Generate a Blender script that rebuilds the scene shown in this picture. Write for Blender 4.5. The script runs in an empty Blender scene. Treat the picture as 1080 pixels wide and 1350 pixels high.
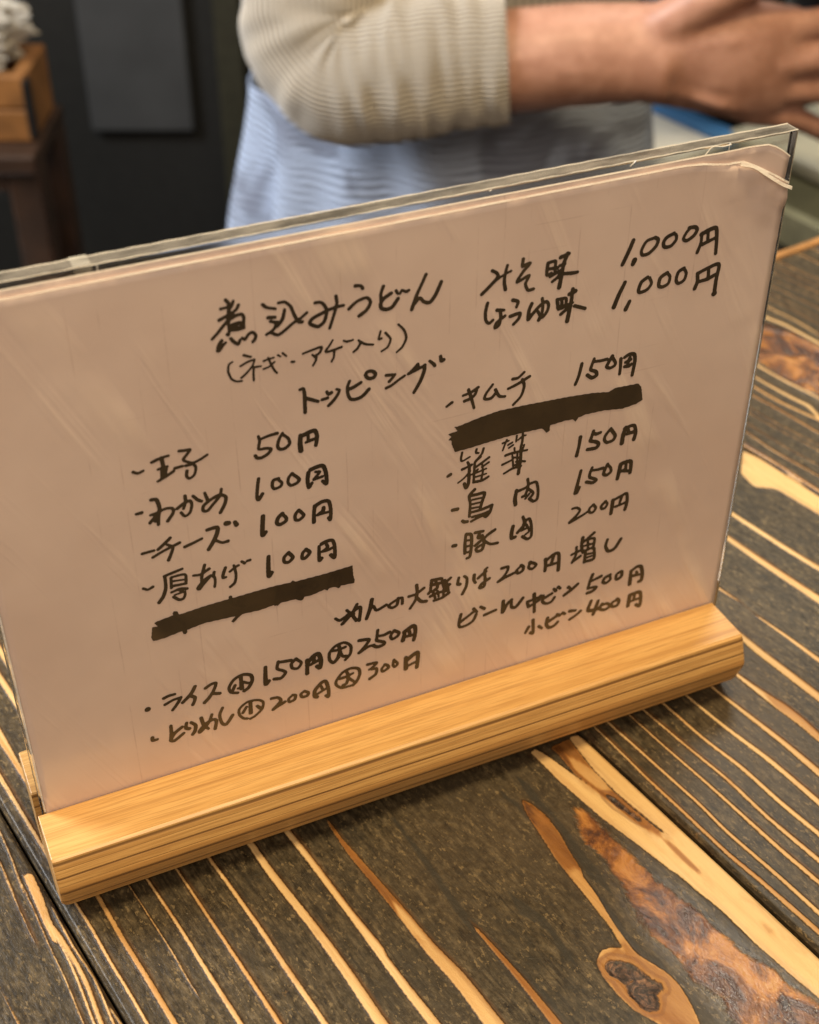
import bpy, bmesh, math, random
import numpy as np
from mathutils import Vector, Matrix, noise
random.seed(7); np.random.seed(7)
S = bpy.context.scene
COL = S.collection
R = math.radians

# ------------------------------------------------------------------ camera, world, lamps, exposure
CX, CY, CZ = -0.1189, -0.26603, 0.30381
cam = bpy.data.cameras.new('camera'); camo = bpy.data.objects.new('camera', cam); COL.objects.link(camo)
camo.location = (CX, CY, CZ)
camo.rotation_euler = (R(90 - 37.096), 0, R(-24.098))
cam.sensor_width = 36; cam.sensor_fit = 'AUTO'; cam.lens = 1850.72 / 1350 * 36
cam.clip_start = 0.02; cam.clip_end = 50
cam.dof.use_dof = True; cam.dof.focus_distance = 0.366; cam.dof.aperture_fstop = 14.5
S.camera = camo
W = bpy.data.worlds.new('World'); S.world = W; W.use_nodes = True
W.node_tree.nodes['Background'].inputs[0].default_value = (1.0, 0.80, 0.62, 1)
W.node_tree.nodes['Background'].inputs[1].default_value = 0.24
S.view_settings.view_transform = 'Standard'; S.view_settings.look = 'None'
S.view_settings.gamma = 1; S.view_settings.exposure = -0.12; S.view_settings.use_curve_mapping = False

RT = (0.9128, -0.4083); FW = (0.4083, 0.9128)       # the room's axes: along the wall / away from the counter
def RW(a, f, z): return Vector((CX + a*RT[0] + f*FW[0], CY + a*RT[1] + f*FW[1], z))
def lamp(name, loc, target, size, energy, color, sy=None):
    d = bpy.data.lights.new(name, 'AREA'); d.size = size; d.energy = energy; d.color = color
    if sy: d.shape = 'RECTANGLE'; d.size_y = sy
    o = bpy.data.objects.new(name, d); COL.objects.link(o); o.location = loc
    o.rotation_euler = (Vector(target) - Vector(loc)).to_track_quat('-Z', 'Y').to_euler()
    return o
lamp('counter_lamp', (0.10, -0.12, 1.25), (0.05, 0.0, 0), 0.24, 15.5, (1, 0.77, 0.45))
lamp('kitchen_lamp', RW(-1.25, 0.72, 1.0), RW(0.0, 1.05, -0.08), 0.6, 36.0, (0.93, 0.96, 1.0))
lamp('ceiling_lamp', (0.98, 0.98, 1.6), (0.15, 0.0, 0), 0.5, 13.5, (1, 0.93, 0.80))
lamp('front_fill', (-0.75, -0.95, 1.15), (0, 0, 0.08), 0.6, 12.5, (1, 0.80, 0.60))  # unseen fill light, added to brighten the fronts of card and foot

# ------------------------------------------------------------------ helpers
def tag(o, label=None, cat=None, group=None, kind=None):
    if label: o['label'] = label
    if cat: o['category'] = cat
    if group: o['group'] = group
    if kind: o['kind'] = kind
    return o
def empty(name, loc, label, cat, rz=0, group=None):
    o = bpy.data.objects.new(name, None); COL.objects.link(o); o.location = loc; o.rotation_euler = (0, 0, rz)
    o.empty_display_size = 0.02
    return tag(o, label, cat, group)
def mesh(name, verts, faces, mat, parent=None, smooth=False):
    me = bpy.data.meshes.new(name); me.from_pydata([tuple(map(float, v)) for v in verts], [], [tuple(int(i) for i in f) for f in faces]); me.update()
    o = bpy.data.objects.new(name, me); COL.objects.link(o)
    if mat: me.materials.append(mat)
    if parent: o.parent = parent
    if smooth: me.polygons.foreach_set('use_smooth', [True]*len(me.polygons))
    return o
def bmobj(name, bm, mat, parent=None, smooth=False):
    bmesh.ops.recalc_face_normals(bm, faces=bm.faces)
    me = bpy.data.meshes.new(name); bm.to_mesh(me); bm.free()
    o = bpy.data.objects.new(name, me); COL.objects.link(o)
    if mat: me.materials.append(mat)
    if parent: o.parent = parent
    if smooth: me.polygons.foreach_set('use_smooth', [True]*len(me.polygons))
    return o
def box(bm, x0, x1, y0, y1, z0, z1):
    m = Matrix.Translation(((x0+x1)/2, (y0+y1)/2, (z0+z1)/2)) @ Matrix.Diagonal((x1-x0, y1-y0, z1-z0, 1))
    return bmesh.ops.create_cube(bm, size=1, matrix=m)
def boxobj(name, x0, x1, y0, y1, z0, z1, mat, parent=None, bev=0.001, seg=2):
    bm = bmesh.new(); box(bm, x0, x1, y0, y1, z0, z1)
    if bev: bmesh.ops.bevel(bm, geom=bm.edges[:], offset=bev, segments=seg, affect='EDGES', profile=0.5)
    return bmobj(name, bm, mat, parent)
def cr(P, n=5, k=.42):
    P = np.array(P, float)
    if len(P) < 3: return P
    Q = np.vstack([2*P[0]-P[1], P, 2*P[-1]-P[-2]]); o = []
    for i in range(1, len(Q)-2):
        p0, p1, p2, p3 = Q[i-1:i+3]
        for h in np.arange(n)/n:
            m1 = (p2-p0)*k; m2 = (p3-p1)*k
            o.append((2*h**3-3*h**2+1)*p1+(h**3-2*h**2+h)*m1+(-2*h**3+3*h**2)*p2+(h**3-h**2)*m2)
    o.append(P[-1]); return np.array(o)
def sstep(x, a, b):
    t = np.clip((x-a)/(b-a), 0, 1); return t*t*(3-2*t)

# ------------------------------------------------------------------ materials
class NT:
    def __init__(s, name):
        s.m = bpy.data.materials.new(name); s.m.use_nodes = True; s.t = s.m.node_tree
        s.b = s.t.nodes['Principled BSDF']; s.o = s.t.nodes['Material Output']
    def n(s, t, **kw):
        q = s.t.nodes.new(t)
        for k, v in kw.items(): setattr(q, k, v)
        return q
    def set(s, sock, v):
        if isinstance(v, bpy.types.NodeSocket): s.t.links.new(v, sock)
        elif isinstance(v, (tuple, list)) and len(v) == 3 and sock.type == 'RGBA': sock.default_value = (*v, 1)
        else: sock.default_value = v
    def p(s, **kw):
        for k, v in kw.items(): s.set(s.b.inputs[k.replace('_', ' ')], v)
    def math(s, op, a, b=0.0, c=0.0, clamp=False):
        q = s.n('ShaderNodeMath', operation=op, use_clamp=clamp)
        for i, v in enumerate((a, b, c)): s.set(q.inputs[i], v)
        return q.outputs[0]
    def mr(s, v, a, b, c=0.0, d=1.0, smooth=True):
        q = s.n('ShaderNodeMapRange', interpolation_type='SMOOTHSTEP' if smooth else 'LINEAR')
        for i, x in enumerate((v, a, b, c, d)): s.set(q.inputs[i], x)
        return q.outputs[0]
    def mix(s, f, a, b, mode='MIX'):
        q = s.n('ShaderNodeMix', data_type='RGBA', blend_type=mode)
        s.set(q.inputs[0], f); s.set(q.inputs[6], a); s.set(q.inputs[7], b); return q.outputs[2]
    def ramp(s, f, stops):
        q = s.n('ShaderNodeValToRGB'); e = q.color_ramp.elements
        while len(e) < len(stops): e.new(0.5)
        for x, (p, c) in zip(e, stops): x.position = p; x.color = (*c, 1)
        s.set(q.inputs[0], f); return q.outputs[0]
    def coord(s, scale=(1, 1, 1), which='Object', rot=(0, 0, 0)):
        t = s.n('ShaderNodeTexCoord'); mp = s.n('ShaderNodeMapping'); mp.inputs['Scale'].default_value = scale
        src = t.outputs[which]
        if any(rot):
            vr = s.n('ShaderNodeVectorRotate', rotation_type='EULER_XYZ'); s.t.links.new(src, vr.inputs['Vector']); vr.inputs['Rotation'].default_value = rot; src = vr.outputs[0]
        s.t.links.new(src, mp.inputs[0]); return mp.outputs[0]
    def noise(s, scale=(1, 1, 1), sc=1.0, det=3.0, rough=.5, dist=0.0, rot=(0, 0, 0)):
        q = s.n('ShaderNodeTexNoise'); s.t.links.new(s.coord(scale, rot=rot), q.inputs['Vector'])
        q.inputs['Scale'].default_value = sc; q.inputs['Detail'].default_value = det; q.inputs['Roughness'].default_value = rough; q.inputs['Distortion'].default_value = dist
        return q.outputs[0]
    def attr(s, name):
        q = s.n('ShaderNodeAttribute', attribute_name=name); return q.outputs['Fac']
    def bump(s, h, strength=.3, dist=.001, normal=None):
        q = s.n('ShaderNodeBump'); q.inputs['Strength'].default_value = strength; q.inputs['Distance'].default_value = dist
        s.set(q.inputs['Height'], h)
        if normal is not None: s.set(q.inputs['Normal'], normal)
        return q.outputs[0]
def plain(name, col, rough=.5, metal=0.0, var=.12, sc=60, bump=.1, bd=.0005, **kw):
    t = NT(name); n = t.noise(sc=sc, det=4)
    f = t.mr(n, .3, .7, 1-var, 1+var)
    c = t.mix(1.0, (*col,), t.mix(0.0, (1, 1, 1), (1, 1, 1)), 'MULTIPLY')
    q = t.n('ShaderNodeHueSaturation'); t.set(q.inputs['Color'], c); t.set(q.inputs['Value'], f)
    t.p(Base_Color=q.outputs[0], Roughness=rough, Metallic=metal, Normal=t.bump(n, bump, bd), **kw)
    return t.m

def table_mat():
    t = NT('brushed charred cedar')
    fine = t.noise((1, 1, 1), 900, 2, .6)
    streak = t.noise((260, 14, 260), 1, 4, .6)
    blot = t.noise((1, .45, 1), 42, 5, .62)
    # pale late-wood ridges
    g = t.math('ADD', t.attr('grain'), t.math('MULTIPLY', t.math('SUBTRACT', fine, .5), .55))
    g = t.math('ADD', g, t.math('MULTIPLY', t.math('SUBTRACT', streak, .5), .25))
    m = t.mr(g, -.16, .16)
    tn = t.math('ADD', t.attr('tone'), t.math('MULTIPLY', t.math('SUBTRACT', t.noise((90, 16, 90), 1, 5, .6), .5), .75))
    pale = t.ramp(tn, [(0, (.72, .52, .26)), (.25, (.64, .43, .19)), (.5, (.50, .28, .095)), (.75, (.26, .105, .022)), (1, (.075, .027, .009))])
    fib = t.noise((520, 18, 520), 1, 3, .7)
    pale = t.mix(t.mr(fib, .4, .75, 0, .34), pale, (.30, .145, .042), 'MIX')
    pale = t.mix(t.mr(t.noise((140, 60, 140), 1, 4, .6), .52, .72, 0, .45), pale, (.34, .145, .035))
    rim = t.mr(g, .0, .36, .8, 0.0)              # dark brown border of each ridge
    pale = t.mix(t.math('MULTIPLY', rim, t.mr(blot, .3, .6, .35, 1)), pale, (.105, .046, .013))
    sidem = t.math('MULTIPLY', t.mr(t.attr('side'), .15, 1.0), t.mr(t.noise((55, 12, 55), 1, 4, .6), .34, .58, .1, .85))
    pale = t.mix(sidem, pale, (.25, .105, .026))
    wide = t.math('MULTIPLY', t.mr(g, .9, 2.6, 0, .35), t.mr(t.attr('tone'), .28, .45, 1, 0))
    pale = t.mix(wide, pale, (.74, .50, .20))
    # charred early wood
    f1 = t.math('ADD', t.math('MULTIPLY', t.noise((1, .30, 1), 620, 4, .75), .6), t.math('MULTIPLY', t.noise((1, .8, 1), 330, 4, .8), .4))
    dark = t.ramp(f1, [(.36, (.010, .0075, .005)), (.45, (.036, .027, .014)), (.53, (.070, .053, .029)), (.64, (.135, .102, .056))])
    pore = t.noise((900, 40, 900), 1, 2, .6)
    dark = t.mix(t.mr(pore, .36, .46, .55, 0), dark, (.012, .009, .006))
    dark = t.mix(t.mr(t.noise((1, .5, 1), 75, 5, .7, .8), .42, .66, 0, .62), dark, (.032, .027, .018))
    dark = t.mix(t.mr(t.noise((1, .7, 1), 14, 3), .45, .7, 0, .35), dark, (.085, .060, .034))
    spk = t.noise((1, .55, 1), 900, 2, .75)
    sm = t.math('MULTIPLY', t.mr(spk, .56, .66), t.mr(t.noise((1, .5, 1), 190, 4, .7), .40, .60, .15, 1.0))
    dark = t.mix(t.math('MULTIPLY', sm, .62), dark, (.23, .165, .08))
    vor = t.n('ShaderNodeTexVoronoi'); t.t.links.new(t.coord((1, .6, 1)), vor.inputs['Vector']); vor.inputs['Scale'].default_value = 62
    chip = t.mr(t.math('ADD', vor.outputs['Distance'], t.math('MULTIPLY', fine, .14)), .11, .17, 1, 0)
    chip = t.math('MULTIPLY', chip, t.mr(t.noise(sc=34, det=2), .57, .62))
    dark = t.mix(t.math('MULTIPLY', chip, .8), dark, (.36, .20, .07))
    db = t.mr(t.math('ADD', t.attr('smooth_band'), t.math('MULTIPLY', t.math('SUBTRACT', streak, .5), 1.6)), -.5, .5, 0, .8)
    dark = t.mix(db, dark, (.030, .027, .020))
    scor = t.math('MULTIPLY', t.mr(g, -1.5, -.1, 0, 1), t.mr(t.noise((60, 14, 60), 1, 4, .6), .40, .62, 0, .85))
    scor = t.math('MULTIPLY', scor, t.mr(t.attr('side'), -.2, .6, .12, 1))
    dark = t.mix(scor, dark, (.13, .060, .018))
    near = t.mr(g, -.55, -.1, 0, .7)              # scorched valley beside each ridge
    dark = t.mix(t.math('MULTIPLY', near, t.mr(blot, .3, .6, .5, 1)), dark, (.022, .012, .006))
    base = t.mix(m, dark, pale)
    # bark inclusion
    bw = t.noise((1, .6, 1), 70, 6, .68, 1.2)
    b = t.mr(t.math('ADD', t.math('ADD', t.attr('bark'), 1.2), t.math('MULTIPLY', t.math('SUBTRACT', bw, .5), 9.0)), -.6, .9)
    bc = t.ramp(t.noise((1.2, .75, 1), 75, 6, .66, 1.0), [(.30, (.022, .013, .009)), (.43, (.07, .026, .011)), (.51, (.20, .075, .018)), (.60, (.42, .18, .038)), (.72, (.50, .27, .085))])
    base = t.mix(b, base, bc)
    # knot heart
    kw = t.noise((1, .8, 1), 120, 5, .65, 1.5)
    k = t.mr(t.math('ADD', t.attr('knot'), t.math('MULTIPLY', t.math('SUBTRACT', kw, .5), 2.6)), -.2, .3)
    kc = t.ramp(t.noise(sc=230, det=5, rough=.65, dist=2.5), [(.3, (.012, .009, .008)), (.48, (.055, .034, .024)), (.6, (.16, .085, .05)), (.75, (.30, .17, .09))])
    ring = t.mr(t.math('SINE', t.math('ADD', t.math('MULTIPLY', t.attr('knot'), 4.2), t.math('MULTIPLY', kw, 9.0))), .1, .9, 0, .6)
    kc = t.mix(ring, kc, (.012, .008, .006))
    halo = t.math('MULTIPLY', t.mr(t.math('ABSOLUTE', t.math('ADD', t.attr('knot'), 1.3)), .25, .7, 1, 0), .55)
    base = t.mix(t.math('MULTIPLY', halo, m), base, (.20, .085, .03))
    base = t.mix(k, base, kc)
    h = t.math('ADD', t.math('MULTIPLY', m, .55), t.math('MULTIPLY', t.noise((1, .5, 1), 520, 4, .75), .8))
    h = t.math('ADD', h, t.math('MULTIPLY', t.math('ADD', b, k), t.math('MULTIPLY', t.noise((1.2, .6, 1), 130, 4, .65), 2.4)))
    h = t.math('ADD', h, t.math('MULTIPLY', streak, .35))
    rough = t.math('ADD', .42, t.math('MULTIPLY', m, .02)); rough = t.math('SUBTRACT', rough, t.math('MULTIPLY', t.mr(t.attr('bark'), -6.0, 0.0), .22))
    t.p(Base_Color=base, Roughness=rough, Normal=t.bump(h, .55, .0007), Coat_Weight=t.mr(t.attr('bark'), -7.0, 1.0, .10, 1.0), Coat_Roughness=t.mr(t.attr('bark'), -7.0, 1.0, .28, .12), Coat_Normal=t.bump(t.math('MULTIPLY', t.noise((1.3, .45, 1), 210, 5, .7), t.mr(t.attr('bark'), -7.0, -1.0, .35, 1.6)), 1.0, .0006))
    t.p(Specular_IOR_Level=.3)
    return t.m
def base_wood():
    t = NT('pale varnished pine')
    a = t.noise((3.5, 760, 760), 1, 2, .5)
    r = t.noise((1.6, 260, 260), 1, 2, .5)
    f = t.noise((60, 2600, 2600), 1, 2, .6)
    c = t.ramp(r, [(.30, (.55, .305, .095)), (.42, (.64, .375, .125)), (.55, (.69, .42, .15)), (.75, (.62, .355, .115))])
    c = t.mix(t.mr(a, .50, .60, 0, .5), c, (.40, .205, .062))
    c = t.mix(t.mr(f, .45, .62, 0, .45), c, (.34, .165, .045))
    c = t.mix(t.mr(t.noise(sc=26, det=3), .5, .75, 0, .25), c, (.55, .27, .075))
    # rings cropping out as lines on the upright front face
    tc = t.n('ShaderNodeTexCoord'); sx = t.n('ShaderNodeSeparateXYZ'); t.t.links.new(tc.outputs['Object'], sx.inputs[0])
    geo = t.n('ShaderNodeNewGeometry'); sn = t.n('ShaderNodeSeparateXYZ'); t.t.links.new(geo.outputs['Normal'], sn.inputs[0])
    front = t.mr(sn.outputs[1], -.55, -.3, 1, 0)
    wob = t.math('MULTIPLY', t.math('SUBTRACT', t.noise((14, 30, 30), 1, 2), .5), .0011)
    zz = t.math('ADD', sx.outputs[2], wob)
    lines = None
    for z0, w in ((.0152, .00042), (.0112, .00024), (.0068, .00042), (.0018, .0003), (-.0036, .0003), (.0135, .00012), (.0090, .00012), (.0043, .00014), (.0002, .0001)):
        d = t.math('ABSOLUTE', t.math('SUBTRACT', zz, z0)); l = t.mr(d, w*.3, w*1.5, 1, 0)
        if w < .0002: l = t.math('MULTIPLY', l, .35)
        lines = l if lines is None else t.math('MAXIMUM', lines, l)
    lines = t.math('MULTIPLY', lines, front)
    c = t.mix(t.math('MULTIPLY', lines, .8), c, (.13, .058, .018))
    h = t.math('SUBTRACT', t.math('MULTIPLY', a, .5), t.math('MULTIPLY', lines, 1.2))
    n = t.bump(h, .35, .0004)
    t.p(Base_Color=c, Roughness=.42, Normal=n, Coat_Weight=.08, Coat_Roughness=.25)
    return t.m
def paper_mat():
    t = NT('pinkish copy paper under film')
    c = t.mix(t.mr(t.noise(sc=22, det=4), .35, .7), (.685, .545, .485), (.755, .615, .55))
    # faint ruled squares showing through in places
    tc = t.n('ShaderNodeTexCoord'); sx = t.n('ShaderNodeSeparateXYZ'); t.t.links.new(tc.outputs['Object'], sx.inputs[0])
    def rule(s, off, pitch):
        q = t.math('PINGPONG', t.math('ADD', s, off), pitch/2)
        return t.mr(q, .00006, .00026, 1, 0)
    wob = t.math('MULTIPLY', t.math('SUBTRACT', t.noise(sc=30), .5), .0009)
    rv = t.math('MULTIPLY', rule(t.math('ADD', sx.outputs[0], wob), .5, .0069), t.mr(t.noise((2.2, 1, 1), 42, 4, .7), .48, .66))
    rh = t.math('MULTIPLY', rule(t.math('ADD', sx.outputs[2], wob), .503, .0069), t.mr(t.noise((1, 1, 2.2), 38, 4, .7), .54, .70, 0, .7))
    inside = t.math('MULTIPLY', t.mr(sx.outputs[0], -.088, -.078), t.mr(sx.outputs[0], .083, .088, 1, 0))
    c = t.mix(t.math('MULTIPLY', t.math('MAXIMUM', rv, rh), t.math('MULTIPLY', inside, .34)), c, (.40, .27, .24))
    dots = t.n('ShaderNodeTexVoronoi'); t.t.links.new(t.coord(), dots.inputs['Vector']); dots.inputs['Scale'].default_value = 70
    dm = t.math('MULTIPLY', t.mr(dots.outputs['Distance'], .035, .06, 1, 0), t.mr(t.noise(sc=50), .6, .66))
    c = t.mix(t.math('MULTIPLY', dm, .6), c, (.2, .13, .1))
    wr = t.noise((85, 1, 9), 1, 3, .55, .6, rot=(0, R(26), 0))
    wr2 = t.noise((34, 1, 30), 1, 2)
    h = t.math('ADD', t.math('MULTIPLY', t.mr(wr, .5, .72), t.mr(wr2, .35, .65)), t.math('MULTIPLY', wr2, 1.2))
    c = t.mix(t.math('MULTIPLY', t.mr(wr, .53, .70), t.mr(wr2, .40, .62, 0, .34)), c, (.95, .80, .66))  # reflections off the film wrinkles, mixed into the paper colour as light streaks
    t.p(Base_Color=c, Roughness=.55, Coat_Weight=1.0, Coat_Roughness=.16, Coat_Normal=t.bump(h, .30, .0016), Normal=t.bump(h, .22, .0012))
    return t.m, None
def ink_mat(k=1.0):
    t = NT('black brown marker ink')
    n = t.noise(sc=120, det=3)
    t.p(Base_Color=t.mix(t.mr(t.noise((70, 1, 9), 1, 2, rot=(0, R(26), 0)), .52, .75), t.mix(t.mr(n, .35, .65), (.012*k, .0075*k, .004*k), (.022*k, .014*k, .007*k)), (.050*k, .033*k, .017*k)), Roughness=.45, Coat_Weight=1.0, Coat_Roughness=.22)  # paler streaks carry the painted wrinkle sheen on across the ink colour
    return t.m
def stripe_cloth():
    t = NT('striped blue grey weave')
    tc = t.n('ShaderNodeTexCoord'); sx = t.n('ShaderNodeSeparateXYZ'); t.t.links.new(tc.outputs['Object'], sx.inputs[0])
    z = t.math('ADD', sx.outputs[2], t.math('MULTIPLY', t.noise(sc=17, det=3), .014))
    w = t.math('SINE', t.math('MULTIPLY', z, 2*math.pi/.0060))
    c = t.mix(t.mr(w, -.5, .6), (.25, .30, .41), (.66, .78, 1.0))
    c = t.mix(t.mr(t.noise((1, 1, 1), 13, 3, .55, .6), .50, .64, 0, .62), c, (.14, .145, .19))
    t.p(Base_Color=c, Roughness=.9, Normal=t.bump(w, .6, .001))
    return t.m
def knit_mat():
    t = NT('ribbed beige knit')
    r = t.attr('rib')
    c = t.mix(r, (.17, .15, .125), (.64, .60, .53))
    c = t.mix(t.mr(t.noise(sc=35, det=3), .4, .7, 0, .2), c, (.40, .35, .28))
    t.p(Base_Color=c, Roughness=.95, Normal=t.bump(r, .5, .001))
    return t.m
def skin_mat():
    t = NT('skin')
    n = t.noise(sc=55, det=5, rough=.65)
    c = t.mix(t.mr(n, .38, .64), (.44, .225, .155), (.56, .305, .22))
    t.p(Base_Color=c, Roughness=.48, Normal=t.bump(t.noise(sc=500, det=3), .12, .0004), Subsurface_Weight=.12, Subsurface_Radius=(.012, .005, .003), Subsurface_Scale=.5)
    return t.m
def clear(name, rough=.04, tint=(.97, .98, .97)):
    t = NT(name)
    n = t.noise((20, 300, 300), 1, 3)
    t.p(Base_Color=tint, Roughness=t.mr(n, .4, .7, rough, rough+.12), IOR=1.49, Transmission_Weight=1.0)
    return t.m
def frosted(name, alpha=.5, col=(.85, .84, .80)):
    t = NT(name)
    n = t.noise((60, 200, 200), 1, 5, .7)
    t.p(Base_Color=col, Roughness=.3, IOR=1.45, Alpha=t.mr(n, .35, .65, alpha*.35, alpha))
    return t.m

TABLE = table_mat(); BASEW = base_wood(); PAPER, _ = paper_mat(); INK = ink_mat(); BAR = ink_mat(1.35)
SKIN = skin_mat(); KNIT = knit_mat(); STRIPE = stripe_cloth()
ACRYL = clear('clear acrylic'); SIDEM = frosted('sawn acrylic side', .62, (.46, .42, .33)); CUT = frosted('cut acrylic edge', .20, (.55, .50, .42)); GLINT = frosted('painted arris glint', .75, (.90, .88, .82)); FILM = frosted('film border', .85, (.92, .88, .82)); TAPE = frosted('yellowed sticky tape', .28, (.82, .78, .66))
DARK = plain('soot dark paint', (.012, .012, .011), .6)
FLOORM = plain('dark floor', (.03, .028, .025), .6, sc=8)
WALLM = plain('dark kitchen wall', (.018, .018, .016), .7, sc=6)
STEEL = plain('grey steel', (.07, .073, .076), .5, .3, sc=9)
OLIVE = plain('olive steel worktop', (.17, .165, .095), .35, .2, sc=12)
CREAM = plain('cream plastic', (.82, .82, .68), .45, sc=20)
WHITE = plain('white plastic', (.86, .88, .85), .4, sc=20)
BLUE = plain('blue plastic', (.10, .34, .80), .4, sc=20)
CRATEW = plain('orange brown crate wood', (.24, .105, .03), .5, sc=30, var=.3)
STANDW = plain('dark brown wood', (.034, .016, .008), .5, sc=30, var=.3)
BAGM = plain('crumpled white paper', (.46, .43, .37), .7, sc=30, bump=.4)
HAIRM = plain('black hair', (.012, .010, .009), .45, sc=200)
TROUS = plain('dark trousers', (.02, .02, .025), .9, sc=200)
SHOEM = plain('black shoe leather', (.015, .015, .015), .5)
EYEM = plain('eye white', (.75, .73, .70), .2, var=.02); IRIS = plain('dark iris', (.02, .012, .008), .2); LIPM = plain('lips', (.42, .16, .13), .45)

# ------------------------------------------------------------------ room
def room_box(name, a0, a1, f0, f1, z0, z1, mat):
    bm = bmesh.new(); box(bm, a0, a1, f0, f1, z0, z1); o = bmobj(name, bm, mat)
    o.location = (CX, CY, 0); o.rotation_euler = (0, 0, math.atan2(RT[1], RT[0]))
    return o
ROOM_RZ = math.atan2(RT[1], RT[0])
tag(room_box('floor', -2.6, 2.8, -1.6, 2.7, -1.06, -1.0, FLOORM), kind='structure')
tag(room_box('back_wall', -2.6, 2.8, 2.6, 2.68, -0.998, 1.9, WALLM), kind='structure')

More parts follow.
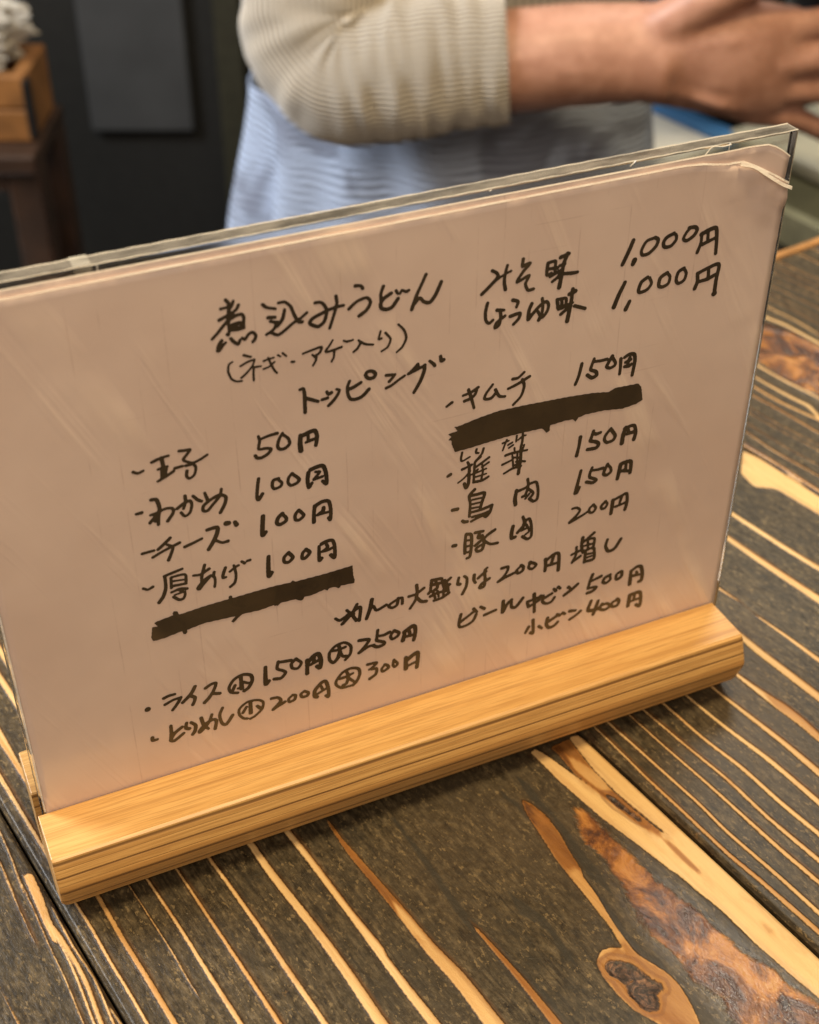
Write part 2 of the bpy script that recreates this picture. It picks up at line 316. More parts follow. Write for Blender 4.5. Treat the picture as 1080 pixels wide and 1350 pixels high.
# ------------------------------------------------------------------ counter table
TZ = -.006
DATA_T = [["L+",0.2,111.75,-84.22,1.59,98.2,-84.44,1.56],
["L+",0.2,99.15,-89.11,1.77,97.28,-89.07,1.76,95.18,-89.03,1.75,92.5,-89.04,1.73,88.1,-89.15,1.71,82.41,-89.32,1.7,77.35,-89.48,1.69],
["L+",0.15,76.01,-98.09,1.64,73.77,-98.18,1.64,71.29,-98.29,1.63,68.68,-98.4,1.63,65.24,-98.53,1.62,61.03,-98.69,1.61,57.27,-98.84,1.6],
["L+",0.25,59.65,-104.43,0.75,54.02,-104.45,0.74,47.89,-104.46,0.73,42.51,-104.46,0.73,37.29,-104.43,0.72,31.63,-104.38,0.72,26.62,-104.34,0.71],
["L+",0.2,39.05,-112.42,0.62,35.35,-112.7,0.61,31.3,-113.01,0.61,27.67,-113.35,0.6,24.02,-113.83,0.6,19.99,-114.42,0.6,16.41,-114.95,0.59],
["L+",0.3,28.88,-116.37,0.43,17.94,-117.2,0.42],
["L-",0.2,23.33,-114.02,0.45,19.16,-114.23,0.44,14.61,-114.46,0.44,10.47,-114.71,0.44,6.19,-115.05,0.43,1.42,-115.46,0.43,-2.83,-115.79,0.43,-6.97,-116.0,0.42,-11.53,-116.2,0.42,-15.74,-116.45,0.42,-20.25,-116.87,0.41,-25.35,-117.41,0.41,-29.86,-117.88,0.4],
["P",0.45,22.5,-112.8,20.8,-110.3,12.1,-111.0,1.5,-112.5,-4.4,-113.5,-3.6,-114.7,4.1,-114.4,11.8,-113.7],
["L-",0.2,3.35,-113.21,0.8,0.39,-113.18,0.79,-2.86,-113.16,0.79,-5.9,-113.2,0.78,-9.03,-113.32,0.78,-12.63,-113.53,0.77,-16.29,-113.82,0.77,-20.84,-114.34,0.76,-26.28,-115.02,0.75,-31.1,-115.63,0.74],
["L-",0.35,1.0,-112.72,1.3,-1.54,-112.56,1.3,-4.34,-112.39,1.29,-7.17,-112.29,1.28,-10.56,-112.23,1.27,-14.62,-112.24,1.26,-18.5,-112.4,1.25,-22.78,-112.88,1.24,-27.71,-113.58,1.23,-32.08,-114.2,1.22],
["L-",0.3,6.77,-110.29,0.8,4.97,-110.37,0.8,2.97,-110.47,0.8,0.87,-110.56,0.8,-1.81,-110.66,0.79,-5.09,-110.77,0.79,-8.19,-110.78,0.79,-11.37,-110.55,0.79,-15.06,-110.22,0.78,-18.8,-110.13,0.77,-23.41,-110.5,0.76,-28.92,-111.13,0.75,-33.78,-111.69,0.75],
["L-",0.3,-30.86,-110.34,0.89,-35.23,-110.0,0.89],
["L",0.25,4.01,-104.72,0.89,1.1,-104.65,0.9,-2.12,-104.57,0.92,-5.22,-104.55,0.93,-8.81,-104.62,0.94,-12.99,-104.75,0.95,-16.74,-104.83,0.96,-20.43,-104.81,0.97,-24.48,-104.75,0.98,-28.04,-104.73,0.99,-31.45,-104.76,1.0,-35.14,-104.82,1.01,-38.42,-104.88,1.03],
["L",0.5,2.43,-98.85,1.27,-2.37,-98.99,1.3,-7.6,-99.14,1.32,-12.14,-99.24,1.35,-16.53,-99.23,1.37,-21.22,-99.19,1.4,-25.03,-99.15,1.43,-28.05,-99.15,1.45,-30.98,-99.17,1.48,-33.64,-99.18,1.51,-36.5,-99.21,1.53,-39.7,-99.23,1.56,-42.55,-99.26,1.58],
["L+",0.3,-1.95,-90.38,0.38,-6.49,-90.35,0.39,-11.44,-90.32,0.4,-15.58,-90.31,0.41,-19.17,-90.32,0.42,-22.82,-90.35,0.43,-25.92,-90.4,0.44,-28.93,-90.54,0.44,-32.06,-90.72,0.45,-34.43,-90.84,0.46,-35.93,-90.83,0.48,-37.13,-90.76,0.49,-38.2,-90.7,0.5],
["L0",0.4,25.35,-116.99,0.37,21.2,-117.25,0.34,16.66,-117.54,0.32,12.58,-117.8,0.29,8.42,-118.06,0.26,3.82,-118.35,0.24,-0.27,-118.6,0.21],
["L",0.3,-1.71,-85.38,0.83,-6.96,-85.34,0.91,-12.67,-85.29,0.98,-17.8,-85.29,1.05,-22.91,-85.38,1.11,-28.57,-85.53,1.18,-33.85,-85.64,1.25,-39.61,-85.71,1.31,-46.16,-85.76,1.37,-51.94,-85.81,1.43],
["L",0.4,-2.56,-77.26,0.66,-5.96,-77.31,0.72,-9.7,-77.37,0.79,-13.4,-77.42,0.85,-17.87,-77.47,0.92,-23.15,-77.51,0.98,-27.83,-77.54,1.03,-32.22,-77.58,1.09,-37.02,-77.61,1.15,-41.54,-77.66,1.21,-46.55,-77.72,1.26,-52.28,-77.79,1.31,-57.35,-77.86,1.36],
["L",0.3,-3.58,-68.11,1.06,-7.14,-68.06,1.11,-11.05,-68.01,1.16,-14.82,-67.98,1.21,-19.08,-67.97,1.25,-24.07,-67.98,1.29,-28.76,-68.02,1.33,-33.72,-68.14,1.37,-39.42,-68.3,1.41,-44.82,-68.43,1.45,-50.78,-68.5,1.49,-57.62,-68.57,1.52,-63.65,-68.62,1.55],
["L",0.25,-5.46,-56.26,2.07,-8.78,-56.4,2.15,-12.45,-56.54,2.24,-16.62,-56.6,2.34,-22.82,-56.47,2.42,-30.5,-56.24,2.48,-36.88,-56.1,2.54,-41.82,-56.06,2.61,-46.81,-56.09,2.67,-51.64,-56.19,2.73,-57.44,-56.41,2.79,-64.19,-56.73,2.84,-70.13,-57.02,2.89],
["L+",0.2,-7.37,-45.52,1.93,-11.91,-45.51,1.95,-16.88,-45.49,1.97,-21.58,-45.51,1.98,-26.88,-45.61,1.99,-32.95,-45.74,2.0,-38.23,-45.79,2.03,-43.08,-45.7,2.05,-48.28,-45.52,2.06,-52.87,-45.36,2.08],
["L0",0.85,-10.46,-34.24,1.02,-14.28,-34.57,1.07,-18.47,-34.93,1.11,-22.49,-35.16,1.16,-27.11,-35.2,1.21,-32.47,-35.13,1.26,-37.23,-35.08,1.29],
["L-",0.15,-34.97,-45.74,1.84,-38.98,-45.8,1.96,-43.37,-45.87,2.08,-47.76,-45.96,2.2,-53.21,-46.09,2.31,-59.64,-46.26,2.42,-65.08,-46.36,2.53,-69.75,-46.36,2.65,-74.59,-46.31,2.75,-78.87,-46.27,2.86],
["L0",0.85,-17.42,-34.74,1.34,-22.63,-34.68,1.62,-28.31,-34.62,1.89,-33.33,-34.57,2.16,-38.27,-34.52,2.42,-43.65,-34.46,2.68,-48.41,-34.42,2.93],
["L-",0.35,-48.41,-34.42,2.92,-52.25,-34.48,3.12,-56.46,-34.54,3.31,-60.25,-34.52,3.52,-63.99,-34.28,3.74,-68.16,-33.93,3.92,-72.2,-33.73,4.07,-76.85,-33.81,4.21,-82.27,-34.03,4.37,-87.07,-34.23,4.53],
["L-",0.75,-62.3,-21.1,0.79,-64.48,-21.05,0.98,-66.9,-21.0,1.16,-69.48,-20.97,1.34,-72.82,-20.92,1.51,-76.95,-20.88,1.68,-80.93,-20.9,1.84,-85.37,-21.03,2.0,-90.53,-21.22,2.16,-95.1,-21.39,2.31],
["D",0.0,-19.41,-18.36,1.27,-25.02,-18.7,1.52,-31.12,-19.07,1.77,-36.7,-19.46,2.0,-42.9,-20.06,2.23,-49.8,-20.77,2.46,-54.95,-21.23,2.7,-57.96,-21.3,2.98,-60.27,-21.2,3.24,-62.3,-21.1,3.49],
["D",0.0,-30.4,13.06,1.21,-32.25,13.46,1.41,-34.28,13.9,1.59,-35.92,14.15,1.74,-37.16,14.11,1.84,-38.34,13.91,1.98,-39.39,13.73,2.16],
["D",0.0,-66.79,-20.32,2.93,-70.5,-20.47,3.23,-74.56,-20.63,3.53,-78.07,-20.71,3.85,-81.39,-20.59,4.17,-84.94,-20.39,4.46,-87.94,-20.34,4.7,-90.61,-20.58,4.93,-93.39,-20.97,5.19,-95.85,-21.33,5.46],
["D",0.0,-64.73,-6.86,3.79,-66.52,-6.24,3.54,-68.52,-5.56,3.25,-70.72,-5.21,2.89,-74.31,-5.51,2.58,-78.61,-6.11,2.33,-80.93,-6.42,2.15,-79.79,-6.14,1.87,-76.8,-5.57,1.67,-74.03,-5.04,1.46],
["P",0.95,-33.9,15.9,-35.6,17.3,-40.6,18.0,-43.9,18.4,-46.9,15.3,-43.9,12.9,-38.6,14.0],
["P",0.78,-38.7,16.4,-43.6,18.0,-49.8,17.3,-56.4,15.5,-63.2,14.1,-65.2,13.0,-67.0,9.7,-63.1,9.9,-56.6,10.5,-49.7,11.9,-43.9,12.9],
["P",0.5,-62.9,13.7,-65.2,13.0,-70.9,12.4,-77.7,10.7,-83.9,9.4,-89.1,8.8,-87.7,6.7,-81.8,8.3,-75.7,8.8,-69.5,9.4,-63.1,9.9,-60.4,11.0],
["P",0.72,-87.0,8.4,-92.9,8.9,-97.6,10.5,-100.6,11.3,-104.8,11.4,-108.9,10.4,-112.7,9.2,-115.8,7.9,-117.9,5.3,-112.3,0.4,-108.3,-1.4,-103.8,-3.0,-98.2,-3.6,-92.5,-3.2,-88.4,-2.2,-86.6,-0.4,-85.7,2.0,-86.4,4.3,-88.1,6.3],
["K",0.0,-88.9,-0.1,-88.9,2.1,-91.4,4.5,-93.5,6.2,-96.6,6.3,-99.3,6.7,-102.1,8.2,-103.8,7.2,-103.3,4.8,-105.2,4.2,-107.1,1.9,-106.0,-0.5,-103.8,-1.3,-100.4,-1.1,-97.8,-1.6,-96.8,0.4,-97.0,2.5,-95.5,-0.2,-93.1,-1.5,-91.0,-1.9],
["D",0.0,-30.65,20.27,2.69,-33.37,19.89,2.79,-36.36,19.47,2.89,-39.12,19.14,3.01,-42.05,18.92,3.13,-45.37,18.71,3.22,-48.35,18.45,3.28,-51.3,18.02,3.34,-54.55,17.47,3.42,-57.48,17.02,3.53,-60.42,16.66,3.64,-63.67,16.32,3.73,-66.56,16.01,3.82],
["D",0.0,-67.44,12.29,2.12,-69.87,12.15,2.22,-72.54,11.99,2.3,-75.08,11.72,2.35,-78.01,11.13,2.41,-81.38,10.35,2.49,-84.11,9.77,2.59,-86.14,9.44,2.71,-88.1,9.21,2.84,-90.03,9.22,3.01,-92.44,9.61,3.15,-95.32,10.25,3.25,-97.89,10.84,3.34],
["D",0.0,-62.21,23.97,2.94,-64.64,23.37,2.93,-67.33,22.71,2.92,-70.01,22.08,2.91,-73.37,21.34,2.9,-77.36,20.5,2.89,-80.66,19.91,2.92,-83.34,19.71,2.96,-86.02,19.68,2.96,-88.26,19.62,2.92,-90.27,19.42,2.88,-92.32,19.17,2.86,-94.16,18.95,2.85],
["P",0.2,-20.7,29.5,-20.5,31.7,-24.8,33.0,-35.1,34.6,-46.5,36.9,-56.7,38.0,-67.6,39.4,-73.3,40.1,-77.6,40.0,-78.1,34.3,-65.6,32.7,-51.6,30.5,-34.9,29.4],
["P",0.3,-22.5,42.9,-24.4,48.3,-41.9,47.0,-58.6,47.6,-74.9,47.9,-80.2,48.1,-81.7,43.9,-72.4,40.9,-66.3,41.9,-56.4,40.9,-46.4,40.3,-37.5,40.6,-30.7,41.6],
["P",0.85,-22.6,35.4,-23.1,42.5,-31.2,41.2,-37.8,40.3,-46.9,39.9,-57.1,40.3,-67.0,41.3,-72.8,40.5,-67.8,39.2,-56.9,37.1,-46.7,36.1,-34.6,35.0,-25.2,36.0],
["P",0.45,-28.0,37.7,-31.7,39.4,-40.0,40.5,-45.3,39.9,-44.1,37.0,-38.7,36.2,-33.5,35.9],
["K",0.0,-45.9,37.1,-48.4,38.6,-52.6,38.9,-57.8,39.6,-60.9,39.5,-58.5,38.4,-54.1,37.6,-50.4,36.8],
["P",0.12,-64.6,38.6,-70.5,47.2,-89.5,47.6,-103.4,47.4,-118.5,47.4,-124.0,47.2,-132.6,37.7,-127.7,37.5,-117.9,36.7,-105.6,36.0,-94.6,36.2,-86.7,35.3,-75.5,34.5,-69.7,34.0],
["P",0.75,-66.0,39.7,-70.3,41.0,-76.6,40.9,-82.9,40.7,-82.4,39.5,-78.0,39.0,-71.0,39.2],
["P",0.4,-102.8,42.2,-105.1,43.8,-108.6,42.0,-107.3,41.0,-104.5,41.1],
["B",0.0,-45.8,26.7,-48.4,28.3,-59.6,27.5,-65.3,27.4,-71.3,27.0,-80.0,27.8,-86.7,28.9,-95.8,28.8,-101.6,29.8,-110.2,31.6,-117.6,33.6,-129.5,35.5,-135.4,32.7,-125.3,16.2,-118.8,16.5,-112.5,17.4,-105.3,17.3,-96.9,17.5,-91.0,17.1,-84.8,17.4,-77.5,19.1,-72.5,21.7,-65.8,22.1,-58.8,23.2,-52.1,24.0],
["L",0.5,-23.61,52.24,0.64,-29.29,52.07,0.68,-35.46,51.89,0.73,-40.2,51.74,0.77,-43.26,51.61,0.82,-45.84,51.48,0.86,-48.3,51.39,0.92,-51.25,51.38,0.97,-54.68,51.4,1.02,-58.03,51.4,1.06,-61.91,51.37,1.1,-66.46,51.32,1.14,-70.44,51.27,1.18,-74.12,51.22,1.22,-78.08,51.16,1.27,-81.65,51.18,1.32,-85.34,51.37,1.37,-89.43,51.66,1.41,-92.98,51.89,1.45,-96.25,52.02,1.48,-99.75,52.12,1.52,-102.98,52.21,1.56,-106.46,52.29,1.59,-110.41,52.38,1.63,-113.92,52.46,1.66],
["L",0.35,-27.2,56.86,0.86,-29.22,56.89,0.9,-31.49,56.92,0.94,-34.3,56.95,0.98,-38.79,56.98,1.01,-44.54,57.01,1.04,-49.66,57.04,1.08,-54.51,57.09,1.11,-59.81,57.15,1.14,-64.31,57.13,1.16,-68.07,56.92,1.18,-72.01,56.63,1.21,-76.27,56.48,1.26,-82.32,56.61,1.29,-89.7,56.87,1.32,-95.79,57.06,1.34,-100.62,57.09,1.36,-105.44,57.08,1.38,-109.69,57.06,1.41],
["L",0.3,-29.15,64.33,0.71,-33.16,64.28,0.77,-37.56,64.23,0.84,-41.85,64.22,0.9,-46.92,64.3,0.97,-52.87,64.43,1.02,-58.05,64.51,1.08,-62.76,64.51,1.13,-67.81,64.47,1.19,-72.42,64.42,1.24,-77.32,64.35,1.3,-82.82,64.27,1.35,-87.58,64.24,1.41,-91.99,64.31,1.46,-96.72,64.44,1.52,-100.9,64.56,1.57],
["L",0.25,-29.89,69.4,0.78,-35.34,69.53,0.85,-41.28,69.67,0.91,-46.52,69.81,0.98,-51.62,70.05,1.05,-57.18,70.32,1.11,-62.09,70.45,1.16,-67.07,70.28,1.21,-72.49,69.96,1.26,-76.83,69.75,1.33,-80.09,69.74,1.4,-83.19,69.8,1.47,-86.16,69.89,1.53,-89.72,69.99,1.59,-93.87,70.13,1.65,-97.56,70.25,1.7],
["L",0.25,-31.42,76.33,1.01,-36.37,76.27,1.07,-41.77,76.2,1.14,-46.56,76.24,1.22,-51.21,76.56,1.3,-56.29,77.02,1.37,-60.95,77.29,1.41,-65.8,77.21,1.45,-71.26,76.98,1.5,-76.14,76.84,1.57,-81.01,76.91,1.64,-86.39,77.08,1.7,-91.15,77.22,1.75],
["L",0.25,-33.45,84.73,0.92,-37.85,84.8,1.07,-42.68,84.89,1.22,-47.26,85.04,1.37,-52.28,85.41,1.52,-58.1,85.88,1.65,-63.63,86.18,1.77,-69.78,86.19,1.88,-76.87,86.06,2.0,-83.13,85.95,2.12],
["L",0.2,-35.1,93.99,1.18,-39.39,94.14,1.35,-44.1,94.3,1.5,-48.29,94.44,1.66,-52.35,94.6,1.82,-56.81,94.78,1.97,-60.97,94.87,2.11,-65.49,94.82,2.24,-70.64,94.69,2.38,-75.21,94.57,2.52],
["L+",0.2,-33.11,104.35,1.59,-36.23,104.52,1.95,-39.66,104.71,2.31,-42.5,104.88,2.67,-44.88,105.06,3.04,-47.27,105.27,3.4,-49.4,105.45,3.75],
["L-",0.6,-49.4,105.45,3.71,-52.14,105.58,3.58,-55.16,105.73,3.43,-57.8,105.78,3.25,-60.31,105.66,3.07,-63.0,105.43,2.92,-65.41,105.23,2.8],
["L",0.2,-19.64,118.47,2.39,-21.93,118.34,2.49,-24.48,118.19,2.6,-27.22,118.1,2.73,-30.89,118.11,2.84,-35.43,118.16,2.93,-39.65,118.21,3.01,-44.02,118.23,3.1,-48.99,118.26,3.18,-53.42,118.28,3.26],
["L-",0.45,-15.45,130.08,0.78,-19.07,130.3,0.99,-23.08,130.54,1.19,-26.98,130.72,1.39,-31.56,130.83,1.58,-36.95,130.91,1.77,-41.74,130.98,1.96],
["L+",0.45,0.46,129.79,1.08,-6.4,130.52,0.67],
["L",0.3,19.46,152.13,2.4,14.7,152.21,2.52,9.48,152.29,2.65,4.88,152.4,2.78,0.36,152.58,2.92,-4.57,152.8,3.04,-8.85,153.0,3.16,-12.87,153.18,3.28,-17.17,153.37,3.4,-21.0,153.53,3.51],
["L",0.25,29.73,163.54,2.24,25.45,163.79,2.26,20.75,164.06,2.28,16.51,164.28,2.29,12.22,164.47,2.31,7.45,164.67,2.33,3.22,164.9,2.37,-0.91,165.24,2.41,-5.44,165.68,2.43,-9.47,166.08,2.45],
["P",0.25,57.2,196.0,50.4,197.9,42.7,198.0,35.6,200.7,20.9,199.2,12.8,199.2,4.4,189.9,12.0,189.4,22.9,188.8,32.5,188.2,37.4,182.5,46.7,184.4],
["L",0.6,59.84,200.12,0.67,55.4,200.31,0.69,50.49,200.51,0.71,45.29,200.66,0.72,38.36,200.72,0.73,29.91,200.75,0.74,22.42,200.77,0.76],
["L",0.45,64.96,206.37,0.65,60.12,206.1,0.67,54.8,205.81,0.7,49.51,205.77,0.74,43.1,206.22,0.77,35.49,206.97,0.79,28.73,207.63,0.81],
["L",0.55,68.65,211.21,0.55,63.03,211.21,0.54,56.87,211.21,0.54,51.31,211.35,0.55,45.62,211.79,0.55,39.28,212.42,0.55,33.65,212.98,0.55],
["L",0.6,73.82,217.56,0.56,70.63,217.66,0.56,67.08,217.77,0.57,62.82,218.06,0.57,56.29,218.74,0.57,47.98,219.69,0.57,40.59,220.54,0.57],
["L",0.6,76.53,220.68,0.56,73.36,220.69,0.56,69.84,220.7,0.57,65.59,220.92,0.58,59.0,221.57,0.58,50.62,222.51,0.58,43.17,223.34,0.57],
["L",0.55,83.14,228.14,0.9,78.5,228.48,0.92,73.38,228.86,0.93,68.35,229.16,0.94,62.37,229.37,0.95,55.33,229.58,0.97,49.07,229.76,0.98],
["L",0.5,87.67,233.51,1.32,83.55,233.54,1.33,79.02,233.57,1.35,74.99,233.75,1.4,70.85,234.27,1.45,66.33,235.0,1.47,62.75,235.63,1.49,60.19,236.12,1.52,57.86,236.62,1.54,55.79,237.07,1.55],
["L",0.3,92.66,239.37,1.21,89.28,239.46,1.32,85.56,239.55,1.43,82.21,239.68,1.55,78.7,239.9,1.67,74.81,240.19,1.78,71.68,240.44,1.92,69.34,240.79,2.07,67.12,241.17,2.13,65.02,241.2,1.98,62.56,240.55,1.85,59.71,239.51,1.87,57.16,238.56,1.95],
["L",0.25,99.17,247.18,1.54,94.75,247.25,1.53,89.89,247.33,1.53,85.87,247.46,1.55,82.54,247.75,1.58,79.2,248.14,1.58,76.24,248.46,1.56,73.23,248.72,1.55,69.92,248.98,1.54,66.96,249.22,1.53],
["B",0.0,121.3,267.6,111.1,261.8,101.8,251.1,88.9,250.6,69.1,251.6,54.4,253.3,80.5,282.6,94.8,279.5,108.7,279.7,122.2,276.9],
["L",0.2,123.0,273.55,1.9,119.9,274.55,1.96,116.49,275.65,2.02,113.73,276.57,2.11,111.88,277.4,2.2,110.13,278.24,2.22,107.9,278.85,2.13,104.02,279.19,2.09,99.02,279.41,2.11,94.83,279.53,2.14,91.53,279.57,2.16,88.22,279.54,2.19,85.26,279.52,2.24],
["L",0.2,126.81,280.4,1.81,123.95,281.11,1.87,120.76,281.88,1.88,117.0,282.42,1.84,111.32,282.6,1.82,104.12,282.63,1.85,97.7,282.66,1.89],
["L",0.35,132.5,287.89,1.05,127.82,288.38,1.04,122.67,288.9,1.03,118.0,289.2,0.99,113.22,289.12,0.95,107.89,288.84,0.94,103.15,288.58,0.93],
["L",0.5,137.61,294.4,0.53,133.17,294.75,0.52,128.29,295.13,0.52,123.81,295.36,0.5,119.11,295.34,0.49,113.82,295.2,0.48,109.11,295.07,0.48],
["L",0.55,141.38,298.72,0.54,137.1,299.11,0.53,132.38,299.54,0.53,128.03,299.83,0.52,123.43,299.92,0.5,118.21,299.92,0.5,113.56,299.91,0.5],
["L",0.6,145.94,304.28,0.63,141.85,304.61,0.63,137.34,304.97,0.63,133.19,305.29,0.62,128.78,305.59,0.62,123.79,305.91,0.61,119.34,306.2,0.61],
["L",0.55,150.12,309.46,0.56,146.39,309.9,0.56,142.28,310.38,0.56,138.43,310.85,0.56,134.27,311.4,0.56,129.5,312.04,0.55,125.24,312.62,0.55],
["L",0.6,154.37,314.71,0.65,150.72,314.96,0.64,146.68,315.24,0.65,142.88,315.57,0.65,138.69,316.07,0.66,133.86,316.71,0.66,129.53,317.29,0.65],
["L",0.6,158.86,319.8,0.55,155.22,319.95,0.55,151.2,320.11,0.55,147.4,320.35,0.56,143.17,320.83,0.57,138.27,321.46,0.57,133.89,322.03,0.57],
["L",0.55,160.12,325.04,0.76,156.29,325.28,0.72,152.08,325.53,0.69,148.43,325.79,0.66,145.07,326.11,0.63,141.51,326.5,0.6,138.32,326.85,0.57],
["L",0.5,163.57,339.27,0.77,150.16,339.72,0.95]]
PA = R(-10.2623)
table = empty('counter_table', (0, 0, TZ), 'dark charred plank counter with raised pale grain lines under the menu stand', 'table', rz=-PA)
def vgrid(v0, v1):
    xs = []
    v = v0
    while v < v1 - 1e-6:
        xs.append(v)
        e = min(v-v0, v1-v)
        vis = -128 < v < 206
        st = .38 if vis else (.6 if v < 360 and v > 190 else 1.6)
        if e < 2.2: st = .3
        v += st
    xs.append(v1); return np.array(xs)
UG = np.concatenate([np.arange(-430, -150, 14), np.arange(-150, 164, 2.3), [165.0, 165.8, 166.5]])
def seg_sd(P, U, V):
    d = np.full(U.shape, 1e9); ins = np.zeros(U.shape, bool); N = len(P)
    for i in range(N):
        a, b = P[i], P[(i+1) % N]; ab = b-a; L = ab@ab
        if L < 1e-9: continue
        t = np.clip(((U-a[0])*ab[0]+(V-a[1])*ab[1])/L, 0, 1)
        d = np.minimum(d, np.hypot(U-a[0]-t*ab[0], V-a[1]-t*ab[1]))
        if a[1] != b[1]:
            c = ((a[1] > V) != (b[1] > V)) & (U < (b[0]-a[0])*(V-a[1])/(b[1]-a[1])+a[0]); ins ^= c
    return np.where(ins, d, -d)
extra = []
rng = np.random.RandomState(3)
for lo, hi in ((-268, -122), (-420, -270), (345, 492), (494, 640)):
    v = lo+4.0
    while v < hi-3:
        extra.append(['L', float(rng.uniform(.15, .6))] + [x for u in range(-430, 171, 40) for x in (float(u), v+float(rng.normal(0, .5)), float(np.clip(rng.normal(1.6, .5), .5, 3)))])
        v += float(rng.uniform(4, 12))
def plank(v0, v1):
    vs = vgrid(v0, v1); U, V = np.meshgrid(UG, vs, indexing='ij')
    shp = U.shape
    L = np.full(shp, -5.0); T = np.full(shp, .25); K = np.full(shp, -5.0); B = np.full(shp, -12.0); DK = np.full(shp, -5.0); SD = np.zeros(shp)
    for row in DATA_T+extra:
        k, tone, q = row[0], row[1], np.array(row[2:], float)
        if k[0] in 'LD':
            q = q.reshape(-1, 3); o = np.argsort(q[:, 0]); q = q[o]
            if q[:, 1].max() < v0-8 or q[:, 1].min() > v1+8: continue
            vc = np.interp(U, q[:, 0], q[:, 1]); hw = np.interp(U, q[:, 0], q[:, 2])/2
            lowx = (U < q[0, 0]); hix = (U > q[-1, 0]); over = np.where(lowx, q[0, 0]-U, np.where(hix, U-q[-1, 0], 0))
            if k == 'D': over = np.maximum(over*1.0, 0)
            up = k in ('L', 'L+'); dn = k in ('L', 'L-')
            w = np.where(lowx & (not dn), over, 0)+np.where(hix & (not up), over, 0)
            vc = vc+np.where(over > 0, np.sin(over*.045+q[0, 1])*np.minimum(over*.01, .7)*.6, 0)
            sd = hw-np.abs(V-vc)-w*.25
        elif k in 'PKB':
            q = q.reshape(-1, 2)
            if q[:, 1].max() < v0-14 or q[:, 1].min() > v1+14: continue
            sd = np.full(shp, -12.0)
            m = (U > q[:, 0].min()-13) & (U < q[:, 0].max()+13) & (V > q[:, 1].min()-13) & (V < q[:, 1].max()+13)
            if not m.any(): continue
            sd[m] = seg_sd(q, U[m], V[m])
        else: continue
        if k == 'D': DK = np.maximum(DK, sd); continue
        if k == 'K': K = np.maximum(K, sd); continue
        if k == 'B': B = np.maximum(B, sd); continue
        if k[0] == 'L': SD = np.where(sd > L, np.clip((V-vc)/np.maximum(hw, .35), -3, 3), SD)
        else: SD = np.where(sd > L, 0, SD)
        wgt = sstep(sd, -.5, .5); T = T*(1-wgt)+tone*wgt; L = np.maximum(L, sd)
    mk = sstep(L, -.25, .25)
    e = np.minimum(V-v0, v1-V)
    zz = .00022*mk-.00022 - .0011*(1-sstep(e, 0, 1.2))**1.0
    zz -= .0022*(1-sstep(166.5-U, 0, 2.4))
    zz -= .0006*sstep(K, -.5, 1.0)
    zz += .00035*sstep(B, 0, 3)*0
    n, m = shp
    verts = np.stack([V, U, zz*1000], -1).reshape(-1, 3)/1000
    idx = np.arange(n*m).reshape(n, m)
    quads = np.stack([idx[:-1, :-1], idx[:-1, 1:], idx[1:, 1:], idx[1:, :-1]], -1).reshape(-1, 4)
    # skirt: the plank's sides and underside
    rim = np.concatenate([idx[0, :], idx[1:, -1], idx[-1, -2::-1], idx[-2:0:-1, 0]])
    low = verts[rim].copy(); low[:, 2] = -.030
    nb = len(verts); r = len(rim); ln = nb+np.arange(r)
    side = [(int(rim[i]), int(ln[i]), int(ln[(i+1) % r]), int(rim[(i+1) % r])) for i in range(r)]
    me = bpy.data.meshes.new('plank')
    me.from_pydata(np.vstack([verts, low]).tolist(), [], quads.tolist()+side+[tuple(int(i) for i in ln[::-1])])
    me.update()
    pad = np.full(r, -5.0)
    for nm, arr in (('grain', L), ('tone', T), ('knot', K), ('bark', B), ('smooth_band', DK), ('side', SD)):
        a = me.attributes.new(nm, 'FLOAT', 'POINT')
        p2 = arr.reshape(-1)[rim] if nm in ('grain', 'tone') else pad
        a.data.foreach_set('value', np.concatenate([arr.reshape(-1), p2]).astype(np.float32))
    me.polygons.foreach_set('use_smooth', [True]*(len(quads))+[False]*(r+1))
    me.materials.append(TABLE)
    o = bpy.data.objects.new('plank', me); COL.objects.link(o); o.parent = table
    return o
for v0, v1 in ((-420, -269.2), (-268, -109.5), (-108.7, 46.9), (48.2, 198.8), (199.9, 352.0), (353.0, 505.0), (506.0, 650)):
    plank(v0, v1)
boxobj('edge_trim', -.42, .65, .1671, .1718, -.032, -.0012, plain('honey edge wood', (.42, .21, .07), .4, sc=60, var=.3), table, .0012)
boxobj('underframe', -.418, .648, -.40, .1660, -.075, -.0306, STANDW, table, .002)
boxobj('front_panel', -.40, .62, .10, .125, -1.0, -.0756, STANDW, table, .002)

# ------------------------------------------------------------------ card stand: slotted pine foot + clear acrylic panel
stand = empty('card_stand', (0, 0, TZ), 'slotted pale pine foot holding an upright clear acrylic panel on the counter', 'card stand')
XL, XR, H = -.1076, .1034, .0166
prof = [(-.0090, -.006), (-.0096, -.0040), (-.0165, -.0011), (-.0182, -.0004), (-.0185, .0004), (-.0205, .0066), (-.0206, .0074), (-.0205, .0082), (-.0178, H-.0014), (-.0174, H-.0004), (-.0166, H), (-.0008, H), (-.0004, H-.0004), (-.0004, .0052), (.0076, .0052), (.0076, H-.0004), (.0080, H), (.0238, H), (.0252, H-.0010), (.0262, .0110), (.0262, .0040), (.0240, -.0010), (.0195, -.006)]
bm = bmesh.new()
rings = []
xs = sorted(set(list(np.linspace(XL, XR, 50))+[XL+d for d in (.0003, .0007, .0012, .0018, .0025)]+[XR-d for d in (.0003, .0007, .0012, .0018, .0025)]))
NX = len(xs)-1
def round_corner(x, y, z):
    d = min(x-XL, XR-x); r = .0022
    if d >= r or abs(y) < .012: return y
    k = r-math.sqrt(max(0, r*r-(r-d)**2)); k *= .12 if z > .0055 else (.45 if z > 0 else 1.0)
    return y+(k if y < 0 else -k)
for x in xs:
    rings.append([bm.verts.new((x, round_corner(x, y, z), z)) for y, z in prof])
